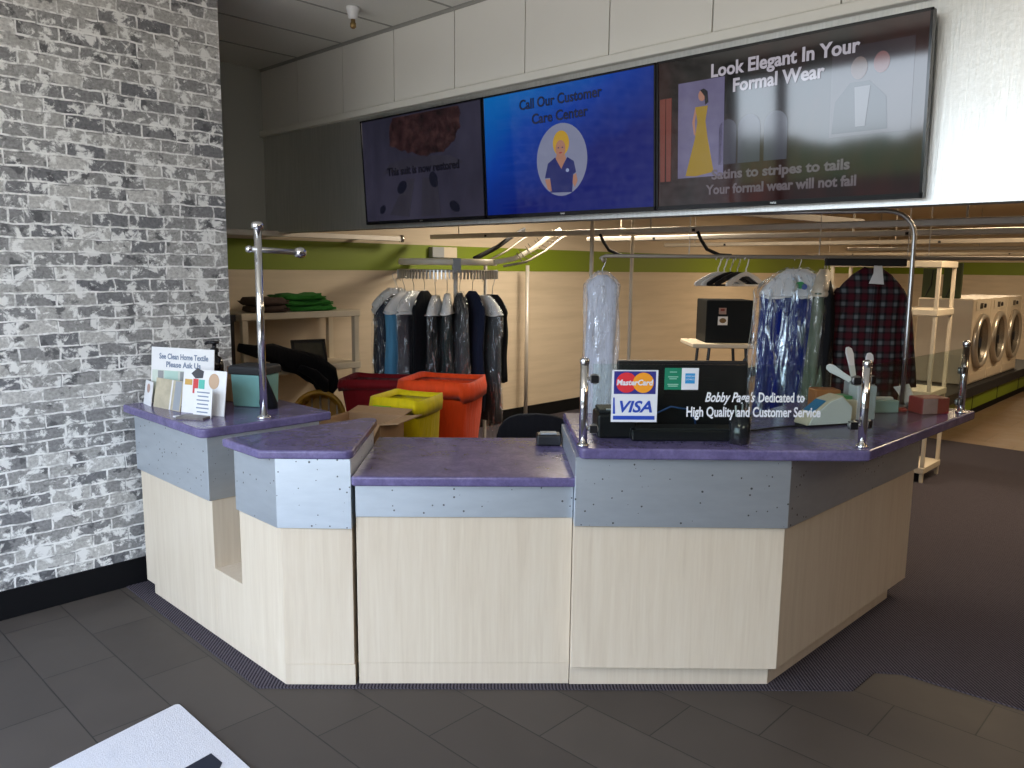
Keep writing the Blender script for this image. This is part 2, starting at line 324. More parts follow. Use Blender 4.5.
# ------------------------------------------------------------------ geometry helpers
class MB:
    def __init__(s): s.v = []; s.f = []
    def add(s, vs, fs):
        o = len(s.v); s.v += [tuple(p) for p in vs]; s.f += [tuple(i + o for i in f) for f in fs]; return s
    def box(s, x0, x1, y0, y1, z0, z1):
        vs = [(x, y, z) for z in (z0, z1) for y in (y0, y1) for x in (x0, x1)]
        return s.add(vs, [(0, 2, 3, 1), (4, 5, 7, 6), (0, 1, 5, 4), (2, 6, 7, 3), (0, 4, 6, 2), (1, 3, 7, 5)])
    def obox(s, c, size, rz=0, rx=0, ry=0):
        m = Matrix.Translation(c) @ Matrix.Rotation(rz, 4, 'Z') @ Matrix.Rotation(ry, 4, 'Y') @ Matrix.Rotation(rx, 4, 'X')
        a, b, d = (q / 2 for q in size)
        vs = [m @ Vector((x, y, z)) for z in (-d, d) for y in (-b, b) for x in (-a, a)]
        return s.add(vs, [(0, 2, 3, 1), (4, 5, 7, 6), (0, 1, 5, 4), (2, 6, 7, 3), (0, 4, 6, 2), (1, 3, 7, 5)])
    def prism(s, poly, z0, z1):
        n = len(poly)
        area = sum(poly[i][0] * poly[(i + 1) % n][1] - poly[(i + 1) % n][0] * poly[i][1] for i in range(n))
        if area < 0: poly = poly[::-1]
        vs = [(x, y, z0) for x, y in poly] + [(x, y, z1) for x, y in poly]
        fs = [tuple(range(n - 1, -1, -1)), tuple(range(n, 2 * n))] + [(i, (i + 1) % n, (i + 1) % n + n, i + n) for i in range(n)]
        return s.add(vs, fs)
    def tube(s, pts, r, n=10, closed=False, flat=None):
        pts = [Vector(p) for p in pts]; k = len(pts); rs = r if isinstance(r, (list, tuple)) else [r] * k
        up = Vector((0, 0, 1)); base = len(s.v); prev = None
        for i, p in enumerate(pts):
            if closed: t = pts[(i + 1) % k] - pts[i - 1]
            else: t = pts[min(i + 1, k - 1)] - pts[max(i - 1, 0)]
            t.normalize()
            if prev is None:
                a = t.cross(up)
                if a.length < 1e-3: a = t.cross(Vector((1, 0, 0)))
            else:
                a = prev - t * prev.dot(t)
                if a.length < 1e-4: a = t.cross(up)
            a.normalize(); prev = a; b = a.cross(t)
            fa, fb = flat if flat else (1, 1)
            for j in range(n):
                an = 2 * PI * j / n
                s.v.append(tuple(p + a * (math.cos(an) * rs[i] * fa) + b * (math.sin(an) * rs[i] * fb)))
        for i in range(k if closed else k - 1):
            i2 = (i + 1) % k
            for j in range(n):
                j2 = (j + 1) % n
                s.f.append((base + i * n + j, base + i * n + j2, base + i2 * n + j2, base + i2 * n + j))
        if not closed:
            s.f.append(tuple(base + j for j in range(n - 1, -1, -1))); s.f.append(tuple(base + (k - 1) * n + j for j in range(n)))
        return s
    def lathe(s, prof, c=(0, 0, 0), n=24, rot=None):
        base = len(s.v); m = (Matrix.Translation(c) @ rot.to_4x4()) if rot else Matrix.Translation(c)
        for r, z in prof:
            for j in range(n):
                a = 2 * PI * j / n; s.v.append(tuple(m @ Vector((r * math.cos(a), r * math.sin(a), z))))
        for i in range(len(prof) - 1):
            for j in range(n):
                j2 = (j + 1) % n
                s.f.append((base + i * n + j, base + i * n + j2, base + (i + 1) * n + j2, base + (i + 1) * n + j))
        s.f.append(tuple(base + j for j in range(n - 1, -1, -1))); s.f.append(tuple(base + (len(prof) - 1) * n + j for j in range(n)))
        return s
    def rings(s, rings, cap0=True, cap1=True):
        base = len(s.v); n = len(rings[0])
        for rg in rings: s.v += [tuple(p) for p in rg]
        for i in range(len(rings) - 1):
            for j in range(n):
                j2 = (j + 1) % n
                s.f.append((base + i * n + j, base + i * n + j2, base + (i + 1) * n + j2, base + (i + 1) * n + j))
        if cap0: s.f.append(tuple(base + j for j in range(n - 1, -1, -1)))
        if cap1: s.f.append(tuple(base + (len(rings) - 1) * n + j for j in range(n)))
        return s
    def sheet(s, fn, nu, nv, th=0.0):
        """a surface grid fn(u,v)->point, given thickness th along its normals by a solid back"""
        g = [[Vector(fn(i / nu, j / nv)) for j in range(nv + 1)] for i in range(nu + 1)]
        base = len(s.v)
        for row in g: s.v += [tuple(p) for p in row]
        w = nv + 1
        for i in range(nu):
            for j in range(nv): s.f.append((base + i * w + j, base + (i + 1) * w + j, base + (i + 1) * w + j + 1, base + i * w + j + 1))
        return s

def origin(o):
    v = Vector((0, 0, 0))
    while o is not None: v += o.location; o = o.parent
    return v

def build(name, mb, mat, parent=None, bevel=0.0, smooth=False, local=False, solid=0.0, segs=2, sub=0):
    me = bpy.data.meshes.new(name)
    off = origin(parent) if (parent is not None and not local) else Vector((0, 0, 0))
    me.from_pydata([tuple(Vector(p) - off) for p in mb.v], [], mb.f)
    bm = bmesh.new(); bm.from_mesh(me); bmesh.ops.recalc_face_normals(bm, faces=bm.faces); bm.to_mesh(me); bm.free()
    me.materials.append(M[mat] if isinstance(mat, str) else mat)
    if smooth:
        for p in me.polygons: p.use_smooth = True
    o = bpy.data.objects.new(name, me); COL.objects.link(o)
    if parent is not None: o.parent = parent
    if solid: q = o.modifiers.new('thickness', 'SOLIDIFY'); q.thickness = solid; q.offset = 0
    if bevel:
        q = o.modifiers.new('bevel', 'BEVEL'); q.width = bevel; q.segments = segs; q.limit_method = 'ANGLE'; q.angle_limit = R(35)
        for p in me.polygons: p.use_smooth = True
        q.harden_normals = True
    if sub: q = o.modifiers.new('sub', 'SUBSURF'); q.levels = sub; q.render_levels = sub
    return o

def thing(name, label, cat, loc, group=None, rz=0.0):
    o = bpy.data.objects.new(name, None); COL.objects.link(o); o.empty_display_size = 0.1
    o.location = loc; o.rotation_euler = (0, 0, rz)
    o['label'] = label; o['category'] = cat
    if group: o['group'] = group
    return o

def tag(o, label, cat, group=None):
    o['label'] = label; o['category'] = cat
    if group: o['group'] = group
    return o

def struct(name, mb, mat, **kw):
    o = build(name, mb, mat, **kw); o['kind'] = 'structure'; return o

def rebase(o):
    """put a single-mesh thing's origin at the middle of its base"""
    vs = [v.co for v in o.data.vertices]
    c = Vector(((min(v.x for v in vs) + max(v.x for v in vs)) / 2, (min(v.y for v in vs) + max(v.y for v in vs)) / 2, min(v.z for v in vs)))
    o.data.transform(Matrix.Translation(-c)); o.location = c
    return o

def lettering(name, s, size, mat, parent, pos, xdir, ydir, align='CENTER', depth=0.0008, bold=0.0, shear=0.0, squeeze=1.0, fit=None):
    """words as a thin mesh; pos is the baseline point, xdir/ydir the reading and up directions (world)"""
    cu = bpy.data.curves.new(name, 'FONT'); cu.body = s; cu.size = size; cu.extrude = depth; cu.offset = bold; cu.shear = shear
    cu.align_x = 'LEFT'; cu.resolution_u = 3
    tmp = bpy.data.objects.new('tmp', cu); COL.objects.link(tmp)
    dg = bpy.context.evaluated_depsgraph_get(); me = bpy.data.meshes.new_from_object(tmp.evaluated_get(dg))
    bpy.data.objects.remove(tmp)
    xs = [v.co.x for v in me.vertices]; w0, w1 = min(xs), max(xs)
    k = (fit / (w1 - w0)) if fit else squeeze
    sh = -w0 if align == 'LEFT' else -(w0 + w1) / 2
    X, Y = Vector(xdir).normalized(), Vector(ydir).normalized(); Z = X.cross(Y)
    off = origin(parent) if parent is not None else Vector((0, 0, 0)); P = Vector(pos) - off
    for v in me.vertices:
        c = v.co.copy(); v.co = P + X * ((c.x + sh) * k) + Y * c.y + Z * c.z
    me.materials.clear(); me.materials.append(M[mat] if isinstance(mat, str) else mat)
    o = bpy.data.objects.new(name, me); COL.objects.link(o)
    if parent is not None: o.parent = parent
    return o

def disc(c, X, Y, rx, ry, n=32, th=0.0012):
    """a thin raised ellipse with centre c and axes X, Y"""
    c, X, Y = Vector(c), Vector(X).normalized(), Vector(Y).normalized(); Z = X.cross(Y)
    mb = MB()
    mb.rings([[c + X * rx * math.cos(2 * PI * j / n) + Y * ry * math.sin(2 * PI * j / n) + Z * t for j in range(n)] for t in (0, th)])
    return mb

def flat(c, X, Y, pts, th=0.0012):
    """a thin raised polygon: pts in the X, Y axes about c"""
    c, X, Y = Vector(c), Vector(X).normalized(), Vector(Y).normalized(); Z = X.cross(Y)
    mb = MB(); mb.rings([[c + X * a + Y * b + Z * t for a, b in pts] for t in (0, th)])
    return mb

def rect(w, h): return [(-w / 2, -h / 2), (w / 2, -h / 2), (w / 2, h / 2), (-w / 2, h / 2)]

def copy_tree(o, parent=None):
    c = o.copy(); COL.objects.link(c); c.parent = parent
    for ch in list(o.children): copy_tree(ch, c)
    return c

def rounded(poly, idx, r, n=6):
    """plan polygon with the listed corners rounded"""
    out = []
    k = len(poly)
    for i, p in enumerate(poly):
        if i not in idx: out.append(p); continue
        P = Vector(p); A = (Vector(poly[i - 1]) - P).normalized(); B = (Vector(poly[(i + 1) % k]) - P).normalized()
        ang = A.angle(B); d = r / math.tan(ang / 2)
        a, b = P + A * d, P + B * d
        for q in range(n + 1):
            t = q / n; out.append(tuple(a * (1 - t) ** 2 + P * 2 * t * (1 - t) + b * t ** 2))
    return out

# ------------------------------------------------------------------ the setting
XB, XS, YJ, YK, YR, CZ = -4.514, -6.385, 2.265, 3.578, 19.0, 3.438
YF = -1.2
XR = 4.6
XW = 0.45
struct('floor', MB().box(XS - 0.1, XR, YF - 0.1, YR, -0.1, 0.0), 'tile')
struct('floor_carpet', MB().prism([(XB, 1.578), (-2.985, 1.556), (-1.14, 3.363), (-1.13, 3.595), (-1.035, 3.668), (-0.57, 3.712), (XR, 3.72), (XR, 9.37), (XS, 9.37), (XS, YJ), (XB, YJ)], 0.0, 0.005), 'carpet')
struct('floor_rear', MB().box(XS, XR, 9.37, YR, 0.0, 0.005), 'tan_tile')
struct('wall_left', MB().box(XB - 0.16, XB, YF, YJ, 0, CZ), 'brick')
struct('baseboard_left', MB().box(XB, XB + 0.012, YF, YJ + 0.01, 0, 0.153), 'base', bevel=0.004)
struct('wall_left_return', MB().box(XS, XB - 0.16, YJ - 0.1, YJ, 0, CZ), 'greywall')
struct('wall_left_rear', MB().box(XS - 0.12, XS, YJ - 0.1, YR, 0, 2.10), 'cream')
struct('wall_left_rear_upper', MB().box(XS - 0.12, XS, YJ - 0.1, YK, 2.10, CZ), 'greywall')
struct('wall_left_rear_top', MB().box(XS - 0.12, XS, YK, YR, 2.10, 2.85), 'cream')
struct('trim_1', MB().box(XS, XS + 0.004, YJ, YR, 1.77, 2.03), 'green')
struct('baseboard_left_rear', MB().box(XS, XS + 0.012, YJ, YR, 0, 0.16), 'base', bevel=0.004)
wr = MB(); wr.box(XS, XR, YR, YR + 0.1, 0, 2.85); struct('wall_rear', wr, 'cream')
struct('trim_2', MB().box(XS, XR, YR - 0.006, YR, 1.77, 2.03), 'green')
struct('wall_right', MB().box(XR, XR + 0.1, YF, YR, 0, CZ), plain('brown_panelling', (0.20, 0.13, 0.08), 0.6))
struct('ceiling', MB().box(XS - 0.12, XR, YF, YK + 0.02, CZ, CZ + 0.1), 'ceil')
g = MB()
for k in range(-8, 9):
    x = -4.57 + 0.61 * k
    if XS < x < XR: g.box(x - 0.008, x + 0.008, YF, YK, CZ - 0.004, CZ)
for k in range(-6, 4):
    y = 3.578 - 1.22 * k - 0.02
    if YF < y < YK: g.box(XS, XR, y - 0.008, y + 0.008, CZ - 0.0035, CZ)
g.box(XS, XR, YK - 0.022, YK - 0.001, CZ - 0.02, CZ - 0.004)
struct('trim_3', g, 'grid')
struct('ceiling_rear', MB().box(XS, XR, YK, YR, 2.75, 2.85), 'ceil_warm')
# bulkhead: white panels above, a ledge, steel sheet below
seams = [-5.818, -5.19, -4.575, -3.95, -3.335, -2.72, -2.1, -1.48, -0.86, -0.24, 0.38, 1.0, 1.62, 2.24, 2.86, 3.48, 4.1]
pm = MB(); xs = [XS] + seams + [XR]
for a, b in zip(xs[:-1], xs[1:]): pm.box(a + 0.004, b - 0.004, YK - 0.012, YK, 2.93, CZ)
struct('wall_bulkhead_panels', pm, 'panel')
struct('wall_bulkhead', MB().box(XS, XR, YK, YK + 0.12, 2.083, CZ), 'backing')
struct('wall_bulkhead_sheet', MB().box(XS, XR, YK - 0.008, YK, 2.083, 2.90), 'sheet')
struct('trim_4', MB().box(XS, XR, YK - 0.05, YK, 2.885, 2.935), 'ledge', bevel=0.008)
# storefront behind the camera: daylight comes in between its mullions
wf = MB(); wf.box(XB, XR, YF - 0.1, YF, 3.22, CZ); wf.box(XB, XR, YF - 0.1, YF, 0, 0.12); wf.box(XB - 0.1, XB + 0.06, YF - 0.1, YF, 0, CZ); wf.box(XW, XR + 0.1, YF - 0.1, YF, 0, CZ)
struct('wall_front', wf, 'greywall')
fr = MB()
for x in (-3.94, -2.2, -0.4): fr.box(x - 0.045, x + 0.045, YF - 0.09, YF - 0.01, 0.12, 3.22)
struct('window_1', fr, 'blackm')

# ------------------------------------------------------------------ fixtures on the walls and ceiling
t = thing('sprinkler_head', 'white fire sprinkler with brass tip hanging from the ceiling', 'sprinkler', (-4.43, 3.13, CZ))
build('escutcheon', MB().lathe([(0.042, 0.0), (0.044, -0.012), (0.036, -0.03), (0.028, -0.07), (0.02, -0.075)], (-4.43, 3.13, CZ), 20), 'whitep', t, smooth=True)
sp = build('nozzle', MB().lathe([(0.014, -0.07), (0.014, -0.095), (0.019, -0.098), (0.019, -0.122), (0.008, -0.132)], (-4.43, 3.13, CZ), 14), plain('brass', (0.35, 0.24, 0.10), 0.4, 0.8), t, smooth=True)
sp['label'] = 'brass nozzle'
t = thing('control_panel', 'grey and white control box on the green wall stripe', 'control box', (XS + 0.004, 5.57, 1.90))
build('housing', MB().box(XS + 0.004, XS + 0.07, 5.40, 5.56, 1.905, 2.015), 'greyp', t, bevel=0.006)
build('cover', MB().box(XS + 0.004, XS + 0.06, 5.562, 5.75, 1.905, 2.015), 'creamp', t, bevel=0.006)

t = thing('wall_rail', 'flat grey metal rail with chrome end cap above the green stripe at left', 'rail', (-6.2, 3.7, 2.085))
build('bar', MB().box(-6.215, -6.185, 2.45, 4.90, 2.050, 2.098), 'galv', t, bevel=0.006)
build('end_cap', MB().lathe([(0.001, -0.03), (0.024, -0.03), (0.028, 0.0), (0.024, 0.035), (0.001, 0.036)], (-6.2, 4.905, 2.074), 14), 'chrome', t, smooth=True)
for y in (2.8, 4.5): build('bracket', MB().box(XS, -6.2, y - 0.015, y + 0.015, 2.06, 2.085), 'galv', t)

# ------------------------------------------------------------------ televisions
def tv(x0, x1, label, screenmat):
    yb, yt, zb, zt = 3.520, 3.475, 2.107, 2.829
    up = Vector((0, yt - yb, zt - zb)); H = up.length; up.normalize(); X = Vector((1, 0, 0)); nrm = X.cross(up)      # nrm points into the room
    c = Vector(((x0 + x1) / 2, (yb + yt) / 2, (zb + zt) / 2)); W = x1 - x0 - 0.006
    o = thing('television', label, 'television', (c.x, yb, zb), 'televisions in a row under the white panels')
    def pos(a, b, d=0.0): return c + X * a + up * b + nrm * d
    tilt = math.atan2(yb - yt, zt - zb)
    m = MB(); m.obox(c - nrm * 0.018, (W, 0.036, H), 0, tilt); m.obox(c - nrm * 0.045 - up * 0.08, (W * 0.55, 0.03, H * 0.5), 0, tilt)
    build('housing', m, 'blackp', o, bevel=0.004)
    for q in (-0.2, 0.2): build('mount', MB().tube([pos(q, 0.1, -0.05), (c.x + q, YK - 0.009, c.z + 0.1)], 0.02, 8), 'blackp', o)
    fm = MB(); b = 0.011
    fm.rings([[pos(-W / 2, -H / 2, q), pos(W / 2, -H / 2, q), pos(W / 2, -H / 2 + 0.022, q), pos(-W / 2, -H / 2 + 0.022, q)] for q in (0, 0.006)])
    for sx in (-1, 1): fm.rings([[pos(sx * W / 2, -H / 2, q), pos(sx * W / 2, H / 2, q), pos(sx * (W / 2 - b), H / 2, q), pos(sx * (W / 2 - b), -H / 2, q)] for q in (0, 0.006)])
    fm.rings([[pos(-W / 2, H / 2 - b, q), pos(W / 2, H / 2 - b, q), pos(W / 2, H / 2, q), pos(-W / 2, H / 2, q)] for q in (0, 0.006)])
    build('bezel', fm, 'blackg', o)
    build('badge', flat(pos(0, -H / 2 + 0.011, 0.006), X, up, rect(0.03, 0.008)), 'chrome', o)
    scr = build('screen', flat(pos(0, 0.006, 0.0), X, up, rect(W - 2 * b, H - b - 0.022), 0.002), screenmat, None)
    scr.data.transform(Matrix.Translation(-c)); scr.parent = o; scr.location = c - o.location
    return o, scr, pos, X, up

# left: a cushion-like suit picture with a dark tuft
o, scr, P, X, U = tv(-4.853, -3.60, 'leftmost television, dim grey purple picture with a brown tuft at top', mat_screen_noise('dim_purple_screen', [(0.3, (0.010, 0.010, 0.018)), (0.55, (0.026, 0.024, 0.042)), (0.8, (0.040, 0.037, 0.06))], 1.8, 0.9, (1, 1, 0.6)))
tuft = mat_screen_noise('tuft_picture', [(0.3, (0.006, 0.003, 0.004)), (0.52, (0.035, 0.014, 0.016)), (0.75, (0.085, 0.040, 0.038))], 14, 0.5)
q = rnd
pts = [(-0.30, 0.06), (-0.22, 0.02), (-0.1, -0.03), (0.04, -0.06), (0.18, -0.04), (0.27, 0.02), (0.31, 0.10), (0.33, 0.18), (0.31, 0.265), (-0.27, 0.265), (-0.29, 0.18)]
pp = []
for i, (a, b) in enumerate(pts):
    a2, b2 = pts[(i + 1) % len(pts)]
    for k in range(4):
        s_ = k / 4; pp.append(((a + (a2 - a) * s_) * 1.15 + rnd.uniform(-0.012, 0.012), min(0.268, (b + (b2 - b) * s_) * 0.85 + 0.045 + rnd.uniform(-0.012, 0.012))))
build('tuft_picture', flat(P(0.05, 0.075, 0.002), X, U, pp), tuft, scr)
fab = mat_screen_noise('jacket_picture', [(0.3, (0.02, 0.018, 0.03)), (0.7, (0.045, 0.042, 0.062))], 5, 0.6, (1, 1, 0.3))
for pts in ([(-0.40, -0.02), (-0.3, 0.05), (0.0, 0.075), (0.32, 0.05), (0.44, 0.0), (0.3, -0.02), (0.0, 0.005), (-0.3, -0.015)],
            [(-0.34, -0.30), (-0.14, -0.07), (-0.05, -0.07), (-0.13, -0.32)], [(0.0, -0.32), (0.03, -0.07), (0.18, -0.08), (0.2, -0.32)]):
    build('fold_picture', flat(P(0.0, 0.0, 0.002), X, U, pts, 0.0008), fab, scr)
dark = emit('button_picture', (0.006, 0.007, 0.018), 0.6)
for a, b, w, h in ((-0.19, -0.12, 0.055, 0.04), (0.145, -0.09, 0.045, 0.05), (-0.42, -0.26, 0.035, 0.028), (0.34, -0.27, 0.05, 0.034)):
    build('button_picture', disc(P(a, b, 0.003), X + U * (-0.3 if a > 0 else 0.3), U, w, h, 20), dark, scr)
ink = emit('dark_caption', (0.003, 0.003, 0.008), 0.6)
lettering('caption', 'This suit is now restored', 0.075, ink, scr, P(0.03, -0.035, 0.0045), X, U, bold=0.0019, fit=0.74)

# middle: blue customer care slide with an attendant's portrait
o, scr, P, X, U = tv(-3.60, -2.35, 'middle television with blue slide and a blonde attendant in a circle', mat_screen_blue())
ink2 = emit('navy_caption', (0.001, 0.004, 0.03), 0.8)
lettering('caption', 'Call Our Customer', 0.078, ink2, scr, P(-0.015, 0.248, 0.0045), X, U, bold=0.0019, fit=0.60)
lettering('caption', 'Care Center', 0.078, ink2, scr, P(-0.015, 0.160, 0.0045), X, U, bold=0.0019, fit=0.41)
por = build('portrait', disc(P(-0.005, -0.055, 0.002), X, U, 0.185, 0.198, 40), emit('portrait_ground', (0.22, 0.24, 0.36), 0.7), scr)
skin = emit('portrait_skin', (0.46, 0.22, 0.15), 0.6); hairm = emit('portrait_hair', (0.60, 0.36, 0.03), 0.6); navy = emit('portrait_shirt', (0.012, 0.02, 0.16), 0.6)
C0 = (-0.005, -0.055)
def pc(a, b, d): return P(C0[0] + a, C0[1] + b, d)
build('torso', flat(pc(0, 0.006, 0.0033), X, U, [(-0.085, -0.182), (0.075, -0.187), (0.085, -0.09), (0.105, -0.08), (0.09, -0.02), (0.045, 0.005), (0.0, -0.05), (-0.045, 0.01), (-0.10, -0.02), (-0.125, -0.10), (-0.085, -0.10)]), navy, por)
build('arm', flat(pc(0, 0, 0.0033), X, U, [(-0.125, -0.10), (-0.085, -0.10), (-0.075, -0.17), (-0.105, -0.155)]), skin, por)
build('arm', flat(pc(0, 0, 0.0033), X, U, [(0.085, -0.09), (0.105, -0.08), (0.115, -0.12), (0.095, -0.155), (0.08, -0.13)]), skin, por)
build('neck', flat(pc(0, 0, 0.0034), X, U, [(-0.04, 0.008), (0.0, -0.05), (0.035, 0.005), (0.022, 0.04), (-0.03, 0.04)]), skin, por)
build('hair', flat(pc(0, 0.09, 0.0034), X, U, [(0.058 * math.cos(a) * 1.02, 0.068 * math.sin(a)) for a in [2 * PI * k / 28 for k in range(28)]]), hairm, por)
build('face', disc(pc(-0.003, 0.062, 0.0048), X, U, 0.036, 0.045, 24), skin, por)
for a in (-0.018, 0.012): build('eye', disc(pc(a, 0.066, 0.006), X, U, 0.0055, 0.0035, 10, 0.0006), navy, por)
build('mouth', disc(pc(-0.003, 0.038, 0.006), X, U, 0.011, 0.004, 12, 0.0006), emit('portrait_lips', (0.30, 0.03, 0.04), 0.8), por)
build('shirt_badge', disc(pc(0.045, -0.06, 0.0048), X, U, 0.012, 0.010, 14), emit('portrait_badge', (0.25, 0.3, 0.5), 0.8), por)

# right: formal wear slide, half lost in the reflection of the storefront
o, scr, P, X, U = tv(-2.35, -1.073, 'rightmost television, dark formal wear slide with a yellow gown', mat_screen_noise('dark_red_screen', [(0.42, (0.003, 0.002, 0.002)), (0.6, (0.035, 0.004, 0.002)), (0.78, (0.10, 0.010, 0.004))], 2.2, 0.5, (1, 1, 0.5)))
wt = emit('pale_caption', (0.62, 0.58, 0.66), 0.55)
lettering('caption', 'Look Elegant In Your', 0.082, wt, scr, P(0.015, 0.245, 0.0045), X, U, bold=0.0022, fit=0.69)
lettering('caption', 'Formal Wear', 0.082, wt, scr, P(0.0, 0.165, 0.0045), X, U, bold=0.0022, fit=0.43)
dim = emit('dim_caption', (0.16, 0.13, 0.15), 0.6)
lettering('caption', 'Satins to stripes to tails', 0.062, dim, scr, P(0.01, -0.225, 0.0045), X, U, bold=0.002, fit=0.66)
lettering('caption', 'Your formal wear will not fail', 0.062, dim, scr, P(0.01, -0.295, 0.0045), X, U, bold=0.002, fit=0.72)
pic = build('gown_picture', flat(P(-0.385, 0.015, 0.002), X, U, rect(0.25, 0.45)), mat_screen_noise('lilac_photo', [(0.3, (0.15, 0.13, 0.26)), (0.7, (0.27, 0.25, 0.44))], 3, 0.5), scr)
gold = emit('gown_gold', (0.42, 0.27, 0.01), 0.55)
build('gown', flat(P(-0.38, 0.0, 0.0033), X, U, [(-0.085, -0.20), (-0.03, -0.205), (0.07, -0.19), (0.035, -0.03), (0.022, 0.05), (0.034, 0.12), (-0.034, 0.12), (-0.022, 0.05), (-0.035, -0.03)]), gold, pic)
build('head', disc(P(-0.378, 0.17, 0.0034), X, U, 0.02, 0.026, 16), skin, pic)
build('hair', flat(P(-0.368, 0.165, 0.0047), X, U, [(0.0, 0.035), (0.02, 0.02), (0.025, -0.03), (0.008, -0.04), (0.004, 0.0), (-0.02, 0.03)]), ink, pic)
build('arm', flat(P(-0.38, 0.02, 0.0034), X, U, [(-0.034, 0.10), (-0.05, 0.03), (-0.04, -0.03), (-0.03, -0.03), (-0.036, 0.03), (-0.028, 0.08)], 0.0008), skin, pic)
pic2 = build('couple_picture', flat(P(0.41, 0.09, 0.002), X, U, rect(0.33, 0.36)), mat_screen_noise('couple_photo', [(0.3, (0.03, 0.02, 0.03)), (0.7, (0.09, 0.06, 0.07))], 3, 0.4), scr)
build('jacket', flat(P(0.385, 0.035, 0.0033), X, U, [(-0.13, -0.11), (0.10, -0.11), (0.09, 0.02), (0.02, 0.09), (-0.06, 0.09), (-0.12, 0.02)]), ink, pic2)
build('shirt_front', flat(P(0.375, 0.045, 0.0047), X, U, [(-0.02, -0.1), (0.02, -0.1), (0.035, 0.06), (-0.03, 0.06)]), emit('pale_shirt', (0.25, 0.25, 0.28), 0.4), pic2)
build('face', disc(P(0.36, 0.18, 0.0034), X, U, 0.034, 0.045, 18), emit('dim_skin', (0.30, 0.18, 0.15), 0.3), pic2)
build('face', disc(P(0.45, 0.19, 0.0034), X, U, 0.032, 0.042, 18), emit('dim_skin_red', (0.32, 0.09, 0.08), 0.35), pic2)
col_m = emit('drape_picture', (0.20, 0.045, 0.03), 0.6)
for a in (-0.60, -0.565): build('drape_picture', flat(P(a, -0.02, 0.002), X, U, [(-0.013, -0.2), (0.013, -0.2), (0.016, 0.2), (-0.016, 0.2)]), col_m, scr)
arch_m = emit('mirror_picture', (0.05, 0.045, 0.07), 0.6)
for a, w in ((-0.24, 0.045), (-0.13, 0.055), (0.0, 0.055)):
    build('arch_picture', flat(P(a, -0.05, 0.002), X, U, [(-w, -0.11), (w, -0.11), (w, 0.05)] + [(w * math.cos(k * PI / 8), 0.05 + w * math.sin(k * PI / 8)) for k in range(1, 8)] + [(-w, 0.05)]), arch_m, scr)

# ------------------------------------------------------------------ the service counter, four units
DG = Vector((0.70711, 0.70711)); NN = Vector((-0.70711, 0.70711))       # along / into the diagonal front
def off(p, s=0.0, n=0.0): v = Vector(p) + DG * s + NN * n; return (v.x, v.y)
def frame_poly(k, d): return [off(k, a, b) for a, b in d]

def counter(label, loc, body, kick, band, top, zb0, zb1, zt, kickz=0.1, rr=(), r=0.05, extra=None):
    o = thing('service_counter', label, 'counter', loc)
    m = MB(); m.prism(body, kickz, zb0)
    if extra: extra(m)
    build('cabinet', m, 'wood', o, bevel=0.002)
    build('toe_kick', MB().prism(kick, 0.005, kickz), 'wood', o)
    m = MB(); m.prism(band, zb0, zb1); b = build('metal_band', m, 'band', o, bevel=0.002); b['label'] = 'bluish dimpled metal band'
    tp = build('countertop', MB().prism(rounded(top, rr, r), zb1, zt), 'top', o, bevel=0.010, segs=3); tp['label'] = 'purple mottled laminate top'
    return o

YL = 1.655
# left unit against the brick wall, its front flush with the little corner unit, a slot between the two
body = [(-4.40, YL), (-3.555, YL), (-3.555, 2.25), (-4.40, 2.25)]
counter('left end counter unit holding flyers, against the brick wall', (-4.03, 1.96, 0), body, [(-4.30, YL + 0.001), (-3.555, YL + 0.001), (-3.555, 2.24), (-4.30, 2.24)],
        [(-4.41, YL - 0.016), (-3.547, YL - 0.016), (-3.547, 2.25), (-4.41, 2.25)],
        [(-4.475, 1.606), (-3.53, 1.606), (-3.53, 2.315), (-4.475, 2.315)], 0.695, 1.003, 1.048, 0.055, (1,), 0.05)
# corner unit
cb = [(-3.285, YL), (-2.923, YL), (-2.711, 1.866), (-3.14, 2.295), (-3.285, 2.295)]
def slot(m):   # the low front below the slot
    m.box(-3.556, -3.284, YL + 0.0005, 2.27, 0.055, 0.355)
counter('small pale wood corner counter unit with a slot beside it', (-3.0, 1.9, 0), cb, [(-3.556, YL + 0.001), (-2.922, YL + 0.001), (-2.706, 1.866), (-3.14, 2.29), (-3.556, 2.24)],
        [(-3.292, YL - 0.012), (-2.930, YL - 0.014), (-2.700, 1.857), (-2.716, 1.875), (-3.14, 2.299), (-3.292, 2.299)],
        [(-3.285, 1.585), (-2.965, 1.585), (-2.69, 1.86), (-3.21, 2.38), (-3.262, 2.33)], 0.712, 1.012, 1.050, 0.098, (1, 2, 3), 0.045, slot)
# low desk unit
k0 = (-2.70, 1.878)
lo = frame_poly(k0, [(0, 0.006), (0.917, 0.006), (0.917, 0.68), (0, 0.68)])
counter('low desk counter unit between the two higher counters', (-2.4, 2.2, 0), lo, frame_poly(k0, [(0.001, 0.007), (0.916, 0.007), (0.916, 0.66), (0.001, 0.66)]),
        frame_poly(k0, [(0, -0.004), (0.917, -0.004), (0.917, 0.68), (0, 0.68)]), frame_poly(k0, [(-0.012, -0.035), (0.926, -0.035), (0.926, 0.755), (-0.012, 0.755)]), 0.762, 0.902, 0.944, 0.1, (0, 1), 0.02)
